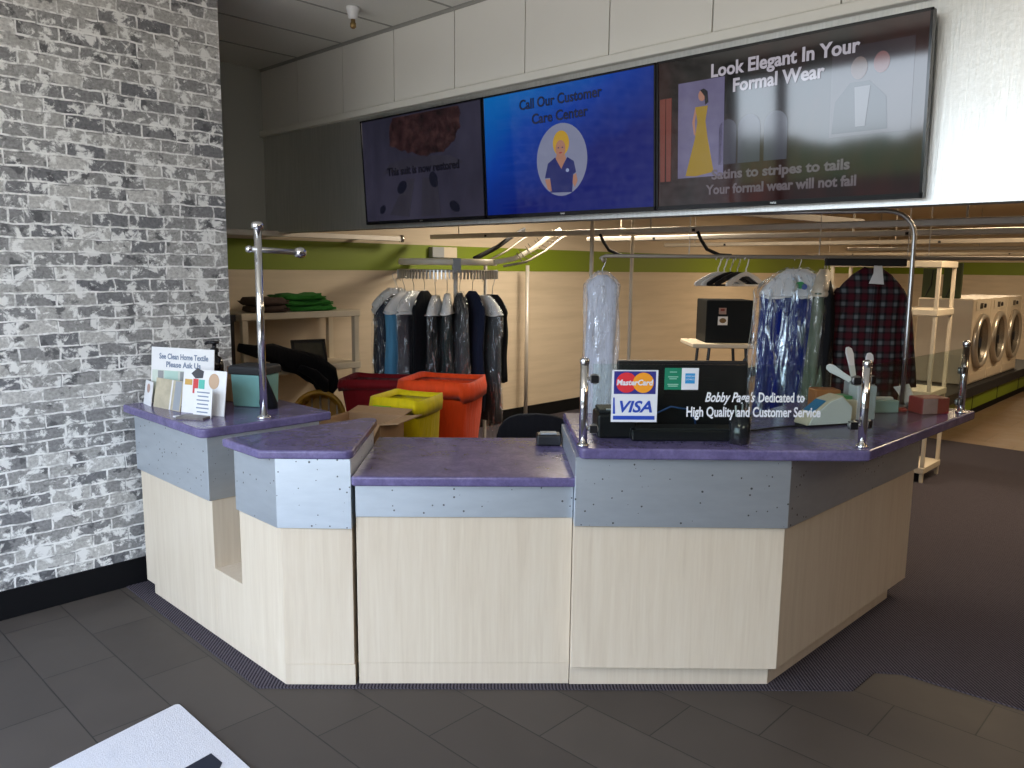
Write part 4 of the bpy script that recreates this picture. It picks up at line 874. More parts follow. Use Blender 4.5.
# ------------------------------------------------------------------ hanging garments
YAW = R(43.717)
def lobe(hw, th, n, amp, ph, k=7):
    pts = []
    for j in range(n):
        a = 2 * PI * j / n
        c, s = math.cos(a), math.sin(a)
        e = 0.72
        x = hw * math.copysign(abs(c) ** e, c); y = th * math.copysign(abs(s) ** e, s)
        w = 1 + amp * math.sin(k * a + ph) + amp * 0.6 * math.sin((k * 2 - 3) * a + ph * 1.7)
        pts.append((x * (1 + 0.25 * (w - 1)), y * w))
    return pts
def garment_mb(W, length, th, seed, flare=1.0, amp=0.18, grow=0.0, z0=-0.12, drop=0.13, neck=0.055, n=40, open_bottom=False):
    r_ = random.Random(seed); ph = r_.uniform(0, 6); mb = MB(); rings = []
    prof = [(0.0, neck, 0.35), (0.25, neck + (W - neck) * 0.38, 0.6), (0.6, neck + (W - neck) * 0.74, 0.8), (0.9, W * 0.97, 0.95), (1.0, W, 1.0)]
    for t_, hw, k in prof:
        rings.append([(x, y, z0 - drop * t_ + grow * 0.4) for x, y in lobe(hw + grow, th * k + grow, n, amp * 0.2 * t_, ph)])
    m = 12
    for i in range(1, m + 1):
        u = i / m; hw = W * (0.97 + (flare - 0.97) * u) + grow; a = amp * (0.25 + 0.75 * u)
        rings.append([(x + 0.006 * math.sin(9 * u + ph), y + 0.006 * math.sin(7 * u + ph * 2), z0 - drop - (length - drop) * u + (0.012 * math.sin(5 * math.atan2(y, x) + ph) if i == m else 0)) for x, y in lobe(hw, (th + grow) * (1 + 0.25 * u), n, a, ph + 0.5 * u)])
    return mb.rings(rings, cap0=True, cap1=not open_bottom)
def hanger_parts(root, W, mat='steel', rail=0.012):
    m = MB(); r = 0.022
    pts = [Vector((r * math.cos(a), 0, r * math.sin(a) - r + rail + 0.012)) for a in [R(-20 + 200 * k / 9) for k in range(10)]]
    pts = [Vector((0.0, 0, -0.12)), Vector((0.0, 0, -0.06)), Vector((0.012, 0, -0.035))] + pts
    build('hook', MB().tube(pts, 0.0028, 6), 'steel', root, local=True, smooth=True)
    build('shoulder_wire', MB().tube([(0, 0, -0.115), (W * 0.9, 0, -0.215), (W * 0.9, 0, -0.228), (-W * 0.9, 0, -0.228), (-W * 0.9, 0, -0.215)], 0.004, 6, closed=True), mat, root, local=True)
def hang(name, label, cat, loc, rz, group=None):
    return thing(name, label, cat, loc, group, rz)
def sleeve(root, mat, W, side, ln, th, seed):
    r_ = random.Random(seed); rings = []
    for i in range(9):
        u = i / 8; cx = side * (W * 0.74 + 0.135 * u ** 0.6); z = -0.165 - ln * u; rr = (0.052 if i == 0 else 0.064) - 0.016 * u
        rings.append([(cx + rr * math.cos(2 * PI * j / 16) * (1 + 0.08 * math.sin(5 * u + j)), 0.01 + 0.8 * rr * math.sin(2 * PI * j / 16) * (1 + 0.1 * math.sin(4 * u + 2 * j)), z) for j in range(16)])
    return build('sleeve', MB().rings(rings), mat, root, local=True, smooth=True)

# ------- left carousel: round end of the garment conveyor
CX, CY, CR, CZr = -5.27, 4.68, 0.42, 1.852     # centre of the round end, radius, track height
fw = Vector((-math.sin(YAW), math.cos(YAW), 0)); rt = Vector((math.cos(YAW), math.sin(YAW), 0))
def loop_pt(th, r=CR, z=CZr): v = Vector((CX, CY, 0)) + rt * (r * math.sin(th)) - fw * (r * math.cos(th)); return Vector((v.x, v.y, z))
cv = thing('garment_carousel', 'round end of a motorised garment conveyor packed with clothes', 'conveyor', (CX, CY, 0))
arcp = [loop_pt(R(a), CR) for a in range(-90, 91, 10)]
left_run = [arcp[0] + fw * d for d in (1.1, 0.7, 0.3)]; right_run = [arcp[-1] + fw * d for d in (0.15, 0.4)]
rise = [Vector((-4.84, 5.34, 1.985)), Vector((-4.90, 5.60, 2.10)), Vector((-5.0, 5.95, 2.2))]
build('track_tube', MB().tube(left_run + arcp + [right_run[0]], 0.020, 12, flat=(0.5, 1.35)), 'tubewhite', cv, smooth=True)
low = [p - Vector((0, 0, 0.075)) for p in left_run + arcp + right_run]
build('lower_tube', MB().tube(low, 0.012, 8), 'galv_dark', cv, smooth=True)
for k in range(46):
    th = R(-95 + 190 * k / 45); p = loop_pt(th, CR + 0.012, CZr - 0.105)
    build('hook_slot', MB().obox(p, (0.011, 0.02, 0.075), YAW + th), 'steel', cv)
m = MB()
for s_ in (0, 1):
    d = rt * (-0.34 * s_)
    pts = [(loop_pt(R(72), CR, CZr) if s_ == 0 else Vector((-4.72, 4.98, 1.87)) + d + fw * 0.12), Vector((-4.80, 5.02, 1.885)) + d * (1 - 0.0), Vector((-4.79, 5.09, 1.91)) + d, Vector((-4.84, 5.34, 1.99)) + d, Vector((-4.90, 5.60, 2.10)) + d, Vector((-4.98, 5.85, 2.17)) + d]
    build('incline_rail', MB().tube(pts, 0.018, 10, flat=(0.6, 1.3)), 'tubewhite' if s_ == 0 else 'blackm', cv, smooth=True)
    build('incline_guard', MB().tube([p + rt * 0.09 - Vector((0, 0, 0.03)) for p in pts], 0.010, 8), 'galv_dark', cv, smooth=True)
for k in range(9):
    u = k / 8; p = Vector((-4.74, 5.05, 1.90)).lerp(Vector((-4.95, 5.75, 2.13)), u) - rt * (0.04 + 0.02 * (k % 2))
    build('guide_wire', MB().tube([p + Vector((0, 0, 0.04)), p - Vector((0, 0, 0.03)) + rt * 0.05, p - Vector((0, 0, 0.05)) + rt * 0.10], 0.0045, 6), 'galv_dark', cv)
build('drive_box', MB().obox(loop_pt(R(15), CR - 0.02, CZr - 0.03), (0.07, 0.06, 0.12), YAW + R(15)), 'greyp', cv, bevel=0.006)
build('upright', MB().tube([loop_pt(R(15), CR - 0.06, 1.80), loop_pt(R(15), CR - 0.06, 0.006)], 0.018, 10), 'galv', cv)
build('upright', MB().tube([(CX - 0.45, CY + 0.9, CZr), (CX - 0.45, CY + 0.9, 0.006)], 0.018, 10), 'galv', cv)

specs = [  # angle deg, half-width, length, thickness, cloth, cape, film, label
    (-78, 0.20, 1.06, 0.045, 'g_black', 1, 'film', 'leftmost black suit under shiny film with white shoulder paper'),
    (-62, 0.20, 1.02, 0.04, 'g_navy', 0, 'film', 'dark navy garment in film next to the leftmost suit'),
    (-47, 0.20, 1.00, 0.042, 'g_sky', 1, None, 'light blue shirt among the dark clothes on the carousel'),
    (-33, 0.20, 0.98, 0.04, 'g_grey', 1, 'film', 'grey purple garment just right of the light blue shirt'),
    (-20, 0.20, 1.02, 0.042, 'g_black', 0, None, 'plain black jacket in the middle of the carousel'),
    (-8, 0.20, 0.98, 0.04, 'g_char', 1, 'film', 'black garment with sparkling film at the carousel middle'),
    (4, 0.20, 1.02, 0.04, 'g_teal', 1, 'film', 'dark teal garment in film right of the carousel middle'),
    (17, 0.20, 1.00, 0.042, 'g_steel', 0, 'film', 'steel grey garment in cloudy film on the carousel'),
    (31, 0.20, 1.00, 0.04, 'g_navy', 0, None, 'dark blue jacket, third from the right on the carousel'),
    (46, 0.20, 1.04, 0.042, 'g_steel', 1, 'film', 'grey garment in long film, second from the right'),
    (60, 0.15, 0.74, 0.035, 'g_black', 0, None, 'short black jacket at the right end of the carousel'),
]
for i, (ad, W, ln, th, cm, cape, film, lb) in enumerate(specs):
    ang = R(ad); p = loop_pt(ang, CR + 0.02 + 0.02, CZr - 0.118 - 0.016 * ((i * 7) % 4))
    # plane of the garment lies along the radius of the loop
    rad = (rt * math.sin(ang) - fw * math.cos(ang)); g_ = hang('garment', lb, 'garment', tuple(p), math.atan2(rad.y, rad.x), 'clothes on the left carousel')
    hanger_parts(g_, W)
    build('body', garment_mb(W, ln, th, 10 + i, 0.92, 0.22, 0, -0.12, 0.15), cm, g_, local=True, smooth=True)
    if cape: c_ = build('shoulder_paper', garment_mb(W * 1.0, {0: 0.215, 2: 0.165, 3: 0.19}.get(i, 0.155), th * 1.1, 40 + i, 1.0, 0.1, 0.006, -0.112, 0.15, open_bottom=True), 'paper', g_, local=True, smooth=True)
    if film: build('film_cover', garment_mb(W, ln + 0.08, th, 70 + i, 0.98, 0.3, 0.012, -0.11, 0.15, open_bottom=True), 'film', g_, local=True, smooth=True)

# ------- long low rack carrying the white bag, hangers, blue garment and plaid shirt
rk = thing('garment_rail', 'long thin low rail carrying the blue garment and plaid shirt', 'rail', (-2.2, 4.85, 1.89))
r0, r1 = Vector((-3.22, 4.21, 1.893)), Vector((0.1, 6.42, 1.90))
build('tube', MB().tube([r0 + Vector((0.02, -0.005, -0.035)), r0 + Vector((-0.005, 0, -0.012)), r0 + Vector((0.02, 0.012, 0)), r1], 0.013, 10), 'galv_dark', rk, smooth=True)
for u in (0.14, 0.34, 0.47, 0.50, 0.8): p = r0.lerp(r1, u); build('hanger_wire', MB().tube([p, p + Vector((0, 0, 0.857 if u != 0.47 else 0.857))], 0.0035, 6), 'galv', rk)

def on_rail(u, dz=0.0): p = r0.lerp(r1, u); return (p.x, p.y, p.z + dz - 0.024)
def u_at(x): return (x - r0.x) / (r1.x - r0.x)

b_ = hang('garment_bag', 'long milky white garment bag hanging at the left of the low rail', 'garment bag', on_rail(u_at(-3.215)), YAW)
hanger_parts(b_, 0.11)
build('garment', garment_mb(0.10, 1.05, 0.035, 201, 0.95, 0.2, 0, -0.10, 0.07, 0.03), 'g_white', b_, local=True, smooth=True)
build('film_cover', garment_mb(0.115, 1.10, 0.045, 202, 1.0, 0.3, 0.008, -0.075, 0.095, 0.02), 'film_white', b_, local=True, smooth=True)

def clothes_hanger(x, rzoff, mat, lb):
    h = hang('clothes_hanger', lb, 'hanger', on_rail(u_at(x)), YAW + rzoff, 'empty hangers on the low rail')
    r = 0.022; pts = [Vector((0.0, 0, -0.085)), Vector((0.0, 0, -0.05)), Vector((0.012, 0, -0.03))] + [Vector((r * math.cos(a), 0, r * math.sin(a) - r + 0.024)) for a in [R(-20 + 200 * k / 9) for k in range(10)]]
    build('hook', MB().tube(pts, 0.0045, 8), 'wood_white' if mat == 'wood_white' else 'steel', h, local=True, smooth=True)
    W = 0.185
    fr_ = [(0, 0.0), (0.05, -0.010), (0.12, -0.036), (W, -0.070), (W + 0.004, -0.088), (W - 0.015, -0.092), (0.10, -0.062), (0.04, -0.033), (0, -0.028)]
    poly = fr_ + [(-x_, z_) for x_, z_ in fr_[::-1][1:-1]]
    build('arms', MB().rings([[(x_, q, z_ - 0.07) for x_, z_ in poly] for q in (-0.006, 0.006)]), mat, h, local=True)
    build('trouser_bar', MB().tube([(-W + 0.005, 0, -0.157), (W - 0.005, 0, -0.157)], 0.006, 8), mat, h, local=True)
    return h
clothes_hanger(-2.60, R(28), 'wood_white', 'leftmost white hanger among the empty hangers')
clothes_hanger(-2.568, R(32), 'wood_white', 'second white hanger from the left among the empty hangers')
clothes_hanger(-2.536, R(26), 'blackp', 'left of the two black hangers among the white ones')
clothes_hanger(-2.50, R(30), 'blackp', 'right of the two black hangers among the white ones')
clothes_hanger(-2.455, R(36), 'wood_white', 'rightmost white hanger among the empty hangers')

bl = hang('garment', 'royal blue pleated garment in shiny film with white shoulder paper', 'garment', on_rail(u_at(-2.195)), YAW)
hanger_parts(bl, 0.21)
build('body', garment_mb(0.225, 1.02, 0.06, 301, 1.0, 0.30, 0, -0.06, 0.16, n=72), 'g_royal', bl, local=True, smooth=True)
cp = build('shoulder_paper', garment_mb(0.222, 0.175, 0.062, 302, 1.0, 0.04, 0.007, -0.052, 0.16, open_bottom=True), 'paper', bl, local=True, smooth=True)
bl_logo = build('logo', disc((-0.005, -0.078, -0.150), (1, 0, 0), (0, 0, 1), 0.028, 0.022, 20), paint('logo_green', (0.05, 0.30, 0.10)), cp, local=True)
build('logo', disc((0.022, -0.078, -0.160), (1, 0, 0), (0, 0, 1), 0.018, 0.018, 20), paint('logo_blue', (0.06, 0.10, 0.35)), cp, local=True)
build('film_cover', garment_mb(0.25, 1.10, 0.075, 303, 1.06, 0.30, 0.012, -0.045, 0.15, open_bottom=True, n=72), 'film_blue', bl, local=True, smooth=True)
g2 = hang('garment', 'olive garment in film tucked behind the royal blue garment', 'garment', on_rail(u_at(-2.06), 0.0), YAW + R(62))
hanger_parts(g2, 0.2)
build('body', garment_mb(0.20, 1.0, 0.05, 311, 0.95, 0.25, 0, -0.06, 0.13), 'g_olive', g2, local=True, smooth=True)
build('shoulder_paper', garment_mb(0.20, 0.17, 0.052, 312, 1.0, 0.05, 0.006, -0.052, 0.13, open_bottom=True), 'creamp', g2, local=True, smooth=True)
build('film_cover', garment_mb(0.21, 1.04, 0.06, 313, 1.0, 0.3, 0.012, -0.045, 0.13, open_bottom=True), 'film_thin', g2, local=True, smooth=True)
g3 = hang('garment', 'charcoal garment between the olive garment and the plaid shirt', 'garment', on_rail(u_at(-2.045), 0.0), YAW + R(72))
hanger_parts(g3, 0.19)
build('body', garment_mb(0.19, 0.92, 0.045, 321, 0.95, 0.22, 0, -0.10, 0.13), 'g_char', g3, local=True, smooth=True)

ps = hang('shirt', 'red and black plaid flannel shirt with a white paper tag', 'shirt', on_rail(u_at(-1.825)), YAW)
hanger_parts(ps, 0.2, 'blackp')
build('body', garment_mb(0.215, 0.98, 0.055, 401, 0.98, 0.12, 0, -0.04, 0.16, 0.06), 'plaid', ps, local=True, smooth=True)
for s_ in (-1, 1): sleeve(ps, 'plaid', 0.205, s_, 0.62, 0.05, 410 + s_)
m = MB()
for s_ in (-1, 1): m.rings([[(0.0, -0.032 - q, -0.10), (s_ * 0.055, -0.03 - q, -0.135), (s_ * 0.075, -0.01 - q, -0.075), (s_ * 0.045, 0.02 - q, -0.032), (0.0, 0.0 - q, -0.05)] for q in (0, 0.006)])
build('collar', m, 'plaid', ps, local=True)
build('button_placket', MB().box(-0.013, 0.013, -0.073, -0.066, -0.80, -0.14), 'plaid', ps, local=True)
tg = build('paper_tag', MB().rings([[(-0.045, -0.066 - q, -0.135), (0.048, -0.066 - q, -0.14), (0.042, -0.055 - q, -0.075), (0.038, -0.045 - q, -0.018), (-0.012, -0.045 - q, -0.015), (-0.016, -0.055 - q, -0.072)] for q in (0, 0.002)]), 'paper', ps, local=True); tg['label'] = 'white paper tag'
sbar = tag(build('hanger_bar', MB().obox(Vector((-1.775, 5.00, 1.865)) + fw * 0.1, (0.50, 0.03, 0.045), YAW), 'blackm', bevel=0.006), 'black bar across the rail above the plaid shirt', 'bar'); rebase(sbar)

# ------- high conveyor rails running across the room
def long_rail(Y, x0, x1, label, mat='galv', z=2.10, h=0.045, hangers=True):
    o = thing('conveyor_rail', label, 'rail', ((x0 + x1) / 2, Y, z), 'high conveyor rails across the room')
    build('bar', MB().box(x0, x1, Y - 0.03, Y + 0.03, z - h / 2, z + h / 2), mat, o, bevel=0.01)
    m = MB(); x = x0 + 0.4
    while x < x1 - 0.1:
        build('hanger_rod', MB().tube([(x, Y, z), (x, Y, 2.75)], 0.007, 6), 'galv_dark', o); x += 2.2
    k = MB(); x = x0 + 0.8
    while x < x1:
        build('bolt', MB().obox((x, Y - 0.034, z - 0.005), (0.02, 0.012, 0.02)), 'blackm', o); x += 2.2
    return o
long_rail(5.25, -6.15, 1.5, 'nearest of the high grey conveyor rails, just behind the televisions', z=2.105)
long_rail(6.30, -5.0, 1.5, 'second high conveyor rail from the front', z=2.095)
long_rail(8.15, -5.3, 1.5, 'third high conveyor rail from the front', 'galv_dark', 2.095)
long_rail(10.6, -4.1, 1.5, 'fourth high conveyor rail, far toward the rear wall', 'galv_dark', 2.095)
long_rail(13.2, -5.8, 1.5, 'farthest high conveyor rail, near the rear wall', 'galv_dark', 2.09)
o = thing('conveyor_rail', 'high rail running away from the front toward the rear, crossing the others', 'rail', (-2.25, 4.7, 2.14))
build('bar', MB().box(-2.39, -2.35, 3.72, 3.9, 2.125, 2.165).rings([[Vector((-2.39 + d, 3.9, 2.125 + e)), Vector((-2.35 + d, 3.9, 2.125 + e)), Vector((-2.12 + d, 5.75, 2.13 + e)), Vector((-2.16 + d, 5.75, 2.13 + e))] for d, e in ((0, 0), (0, 0.04))]), 'galv', o)
build('hanger_rod', MB().tube([(-2.3, 4.4, 2.15), (-2.3, 4.4, 2.75)], 0.007, 6), 'galv_dark', o)
for x in (-4.02, -3.12):
    p = Vector((x, 5.22, 2.09)); s_ = tag(build('hook_bracket', MB().tube([p, p + Vector((0.02, 0.02, -0.06)), p + Vector((0.05, 0.06, -0.13)), p + Vector((0.12, 0.12, -0.17)), p + Vector((0.2 if x > -3.5 else 0.14, 0.16, -0.175))], 0.013, 8), 'blackm', smooth=True), 'curved black bracket under the nearest high rail, left one' if x < -3.5 else 'curved black bracket under the nearest high rail, right one', 'bracket', 'curved brackets under the high rail'); rebase(s_)
# bent pipe frame
bp = thing('pipe_frame', 'bent steel pipe rising behind the right counter and turning along the top', 'pipe', (-1.405, 4.545, 1.083))
pts = [(-1.405, 4.545, 1.09), (-1.408, 4.548, 1.5), (-1.415, 4.555, 2.0)] + [(-1.415 - 0.13 * (1 - math.cos(a)), 4.555 - 0.06 * (1 - math.cos(a)), 2.0 + 0.13 * math.sin(a)) for a in [R(15 * k) for k in range(1, 7)]] + [(-1.9, 4.34, 2.13), (-2.8, 4.0, 2.13)]
build('pipe', MB().tube(pts, 0.012, 12), 'steel', bp, smooth=True)
build('foot', MB().lathe([(0.04, 0.0), (0.04, 0.007), (0.018, 0.015)], (-1.405, 4.545, 1.083), 16), 'steel', bp)
# slim poles
for (x, y, zt, lb, mt) in ((-3.80, 4.84, 2.72, 'cream pole behind the milky garment bag', 'creamp'), (-3.88, 5.48, 2.72, 'slim pale pole between the garment bag and the hangers', 'creamp'), (-6.20, 6.72, 1.84, 'pale pole standing near the left rear wall by the conveyor incline', 'galv')):
    o = thing('pole', lb, 'pole', (x, y, 0.005))
    build('shaft', MB().tube([(x, y, 0.012), (x, y, zt)], 0.016 if mt == 'creamp' else 0.022, 10), mt, o, smooth=True)
    build('base_plate', MB().lathe([(0.05, 0.0), (0.05, 0.008), (0.02, 0.014)], (x, y, 0.005), 14), mt, o)

# ------------------------------------------------------------------ laundry bags, box, basket, chair
def hamper(c, rz, w, d, h, mat, label, rim=0.10, stand=True, tilt=0.0):
    o = thing('laundry_bag', label, 'laundry bag', (*c, 0.005), None, rz)
    r_ = random.Random(label); n = 32
    def ring(k, z, wob):
        out = []
        for j in range(n):
            a = 2 * PI * j / n; cc, ss = math.cos(a), math.sin(a); e = 0.35
            x = w / 2 * k * math.copysign(abs(cc) ** e, cc); y = d / 2 * k * math.copysign(abs(ss) ** e, ss)
            out.append((x * (1 + wob * math.sin(5 * a + z * 9)), y * (1 + wob * math.sin(6 * a + z * 7)), z + tilt * x + wob * 0.25 * math.sin(3 * a)))
        return out
    build('sack', MB().rings([ring(0.76, 0.08, 0.03), ring(0.80, h * 0.35, 0.05), ring(0.86, h * 0.7, 0.045), ring(0.93, h - rim, 0.03), ring(0.97, h - 0.02, 0.01), ring(0.88, h - 0.10, 0.0), ring(0.8, h - 0.3, 0.0)], True, True), mat, o, local=True, smooth=True)
    build('folded_rim', MB().rings([ring(0.90, h - 0.03, 0.01), ring(0.95, h + 0.005, 0.02), ring(1.01, h + 0.006, 0.025), ring(1.04, h - rim * 0.5, 0.05), ring(1.0, h - rim, 0.06), ring(0.97, h - rim * 0.9, 0.03), ring(0.93, h - 0.05, 0.01)], False, False), mat, o, local=True, smooth=True)
    m = MB()
    for sx in (-1, 1):
        for sy in (-1, 1): m.tube([(sx * w * 0.33, sy * d * 0.33, 0.0), (sx * w * 0.30, sy * d * 0.30, h * 0.5)], 0.012, 8)
    for z in (0.035, ): m.tube([(sx * w * 0.33, sy * d * 0.33, z) for sx, sy in ((-1, -1), (1, -1), (1, 1), (-1, 1))], 0.012, 8, closed=True)
    build('stand', m, 'steel', o, local=True)
    return o
hamper((-4.41, 3.87), R(28), 0.56, 0.52, 0.985, 'orange', 'tall orange laundry bag with folded rim, biggest of the three', 0.13)
ye = hamper((-4.05, 3.24), R(20), 0.385, 0.38, 0.965, 'yellow', 'bright yellow laundry bag in front of the orange one', 0.10)
build('green_patch', MB().obox((-0.065, -0.203, 0.895), (0.13, 0.008, 0.055)), plain('lime_green_print', (0.22, 0.42, 0.01), 0.7), ye, local=True)['label'] = 'lime green printed patch'
hamper((-5.05, 3.78), R(35), 0.58, 0.45, 0.93, 'red', 'dark red laundry bag behind and left of the yellow one', 0.08)

cbx = thing('cardboard_carton', 'tall open brown cardboard carton behind the low desk', 'carton', (-3.84, 2.74, 0.005))
rz = R(25); rp = Matrix.Rotation(rz, 3, 'Z'); ctr = Vector((-3.84, 2.74, 0))
def cp_(x, y, z): return ctr + rp @ Vector((x, y, z))
m = MB(); w2, d2, hb = 0.19, 0.15, 0.905
for (xa, ya, xb, yb) in ((-w2, -d2, w2, -d2), (w2, -d2, w2, d2), (w2, d2, -w2, d2), (-w2, d2, -w2, -d2)):
    nx, ny = (0.006 if ya == yb else 0), 0
    A, B = cp_(xa, ya, 0.005), cp_(xb, yb, 0.005); d = (B - A).normalized(); nn = Vector((-d.y, d.x, 0)) * 0.006
    m.rings([[A, B, B + nn, A + nn], [p + Vector((0, 0, hb)) for p in (A, B, B + nn, A + nn)]])
m.rings([[cp_(-w2, -d2, 0.005), cp_(w2, -d2, 0.005), cp_(w2, d2, 0.005), cp_(-w2, d2, 0.005)], [cp_(-w2, -d2, 0.012), cp_(w2, -d2, 0.012), cp_(w2, d2, 0.012), cp_(-w2, d2, 0.012)]])
build('body', m, 'card', cbx)
for (p0, p1, outd, rise_) in (((-w2, -d2), (w2, -d2), (0, -0.10), -0.08), ((w2, -d2), (w2, d2), (0.12, 0), 0.015), ((w2, d2), (-w2, d2), (0, 0.12), 0.02), ((-w2, d2), (-w2, -d2), (-0.10, 0), -0.03)):
    a_, b_2 = cp_(*p0, hb + 0.005), cp_(*p1, hb + 0.005); od = rp @ Vector((*outd, rise_))
    build('flap', MB().rings([[a_, b_2, b_2 + od, a_ + od], [p + Vector((0, 0, 0.006)) for p in (a_, b_2, b_2 + od, a_ + od)]]), 'card', cbx)
# cream shelf unit on the left rear wall
def shelf_unit(name, label, x0, x1, y0, y1, levels, ztop, mat, legs=0.035):
    o = thing(name, label, 'shelf', ((x0 + x1) / 2, (y0 + y1) / 2, 0.005))
    for z in levels: build('shelf_board', MB().box(x0, x1, y0, y1, z - 0.055, z), mat, o, bevel=0.006)
    for x in (x0 + legs, x1 - legs):
        for y in (y0 + legs, y1 - legs): build('leg', MB().box(x - legs * 0.7, x + legs * 0.7, y - legs * 0.7, y + legs * 0.7, 0.005, ztop), mat, o, bevel=0.004)
    return o
shelf_unit('shelf_unit', 'cream resin shelf unit with folded green cloth on top, at left', -6.33, -5.85, 3.03, 4.16, (0.33, 0.965, 1.425), 1.40, 'creamp')
o = shelf_unit('shelf_unit', 'dark shelf unit at the far left, mostly hidden by the brick wall', -6.33, -5.86, 2.32, 2.99, (0.9, 1.42), 1.40, 'blackp')
build('back_panel', MB().box(-6.335, -6.32, 2.32, 2.99, 0.3, 1.38), 'creamp', o)
# folded things on the top shelf
def folded(name, label, cx, cy, z, w, d, h, rz, mat, seed, group):
    r_ = random.Random(seed); n = 28; rings = []
    for k, (s_, dz) in enumerate(((0.80, 0.0), (0.97, h * 0.15), (1.0, h * 0.45), (0.97, h * 0.8), (0.78, h), (0.35, h * 1.12))):
        pts = []
        for j in range(n):
            a = 2 * PI * j / n; e = 0.5; cc, ss = math.cos(a), math.sin(a)
            x = w / 2 * s_ * math.copysign(abs(cc) ** e, cc); y = d / 2 * s_ * math.copysign(abs(ss) ** e, ss)
            q = noise.noise(Vector((x * 14 + seed, y * 14, k * 0.9)))
            pts.append((x * (1 + 0.28 * q), y * (1 + 0.28 * q), dz + 0.022 * q * (1 if k else 0)))
        rings.append(pts)
    o = thing(name, label, 'folded cloth', (cx, cy, z), group, rz)
    build('cloth', MB().rings(rings), mat, o, local=True, smooth=True)
    f = MB()
    for t_ in (0.35, 0.65): f.tube([(w * 0.50 * math.cos(a), -d * 0.44 + 0.01 * math.sin(3 * a), h * t_) for a in [R(200 + 14 * k) for k in range(11)]], h * 0.13, 6)
    build('fold', f, mat, o, local=True, smooth=True)
    return o
for k, (z, w_, dx, rzz, lb) in enumerate(((1.425, 0.50, 0.0, 80, 'lowest green folded garment on the cream shelf'), (1.472, 0.47, -0.02, 86, 'middle green folded garment on the cream shelf'), (1.519, 0.42, -0.05, 76, 'topmost green folded garment on the cream shelf'))):
    folded('folded_garment', lb, -6.05, 3.70 + dx, z, w_, 0.36, 0.045, R(rzz), 'greencl', 60 + k, 'green garments folded on the cream shelf')
for k, (z, w_, lb) in enumerate(((1.425, 0.34, 'lower brown printed cloth left of the green pile'), (1.482, 0.30, 'upper brown printed cloth left of the green pile'))):
    folded('folded_garment', lb, -6.02, 3.33 - 0.02 * k, z, w_, 0.34, 0.055, R(75 + 20 * k), 'browncl', 70 + k, 'brown cloths folded on the cream shelf')
# dark framed picture on the lower shelf
pf = thing('picture_frame', 'small dark framed picture leaning on the cream shelf', 'picture frame', (-6.0, 3.68, 0.965))
Xd, Ud = Vector((0.25, 1, 0)).normalized(), Vector((-0.3, 0.08, 1)).normalized()
fc = Vector((-5.97, 3.70, 1.075))
ring_o = [(-0.15, -0.10), (0.15, -0.10), (0.15, 0.10), (-0.15, 0.10)]
m = MB()
for a_, b_2, w_, h_ in ((0, -0.09, 0.30, 0.024), (0, 0.09, 0.30, 0.024), (-0.138, 0, 0.024, 0.20), (0.138, 0, 0.024, 0.20)): m.add(*(lambda q: (q.v, q.f))(flat(fc + Xd * a_ + Ud * b_2, Xd, Ud, rect(w_, h_), 0.02)))
build('frame', m, 'blackp', pf)
build('picture', flat(fc, Xd, Ud, rect(0.26, 0.165), 0.008), plain('murky_print', (0.06, 0.055, 0.04), 0.3, vary=0.5, scale=20), pf)
# black clothing thrown over the lower shelf
dr = thing('black_clothing', 'heap of black clothing hanging off the lower cream shelf', 'clothing', (-5.85, 3.5, 0.965))
path = [(-5.84, 2.99, 1.165, 0.03), (-5.83, 3.12, 1.13, 0.045), (-5.82, 3.26, 1.10, 0.07), (-5.80, 3.38, 1.055, 0.095), (-5.78, 3.50, 1.015, 0.10), (-5.76, 3.62, 0.955, 0.115), (-5.74, 3.70, 0.88, 0.12), (-5.73, 3.71, 0.80, 0.105), (-5.73, 3.69, 0.72, 0.06)]
m = MB(); rings = []; n = 22
for i, (x, y, z, r) in enumerate(path):
    tdir = Vector(path[min(i + 1, len(path) - 1)][:3]) - Vector(path[max(i - 1, 0)][:3]); tdir.normalize()
    a_ = Vector((1, 0, 0)); b_2 = tdir.cross(a_).normalized()
    rings.append([Vector((x, y, z)) + (a_ * math.cos(2 * PI * j / n) * 0.7 + b_2 * math.sin(2 * PI * j / n)) * r * (1 + 0.42 * noise.noise(Vector((i * 1.1, math.cos(2 * PI * j / n) * 2, math.sin(2 * PI * j / n) * 2)))) for j in range(n)])
build('cloth', m.rings(rings), 'blackcl', dr, smooth=True)
build('loose_fold', MB().tube([(-5.72, 3.45, 0.98), (-5.66, 3.55, 0.92), (-5.63, 3.62, 0.84), (-5.65, 3.66, 0.76)], [0.03, 0.045, 0.05, 0.02], 10), 'blackcl', dr, smooth=True)
# yellow basket on its side on the bottom board
yb = thing('laundry_basket', 'yellow slatted plastic basket lying on its side behind the left counter', 'basket', (-5.66, 3.585, 0.335))
axis = Vector((0.80, -0.60, 0.12)).normalized(); bs_, bu = axis.cross(Vector((0, 0, 1))).normalized(), None
bu = bs_.cross(axis); bc = Vector((-5.66, 3.585, 0.56))
def bp_(a, r, d): return bc + (bs_ * math.cos(a) + bu * math.sin(a)) * r + axis * d
build('rim', MB().tube([bp_(2 * PI * k / 32, 0.205, 0.0) for k in range(32)], 0.020, 8, closed=True), 'yellowp', yb, smooth=True)
for k in range(22): build('slat', MB().tube([bp_(2 * PI * k / 22, 0.20, 0.0), bp_(2 * PI * k / 22, 0.165, -0.22)], 0.010, 6, flat=(1, 0.5)), 'yellowp', yb)
m = MB(); m.tube([bp_(2 * PI * k / 32, 0.182, -0.11) for k in range(32)], 0.010, 8, closed=True); m.tube([bp_(2 * PI * k / 32, 0.165, -0.22) for k in range(32)], 0.012, 8, closed=True)
build('hoop', m, 'yellowp', yb, smooth=True)
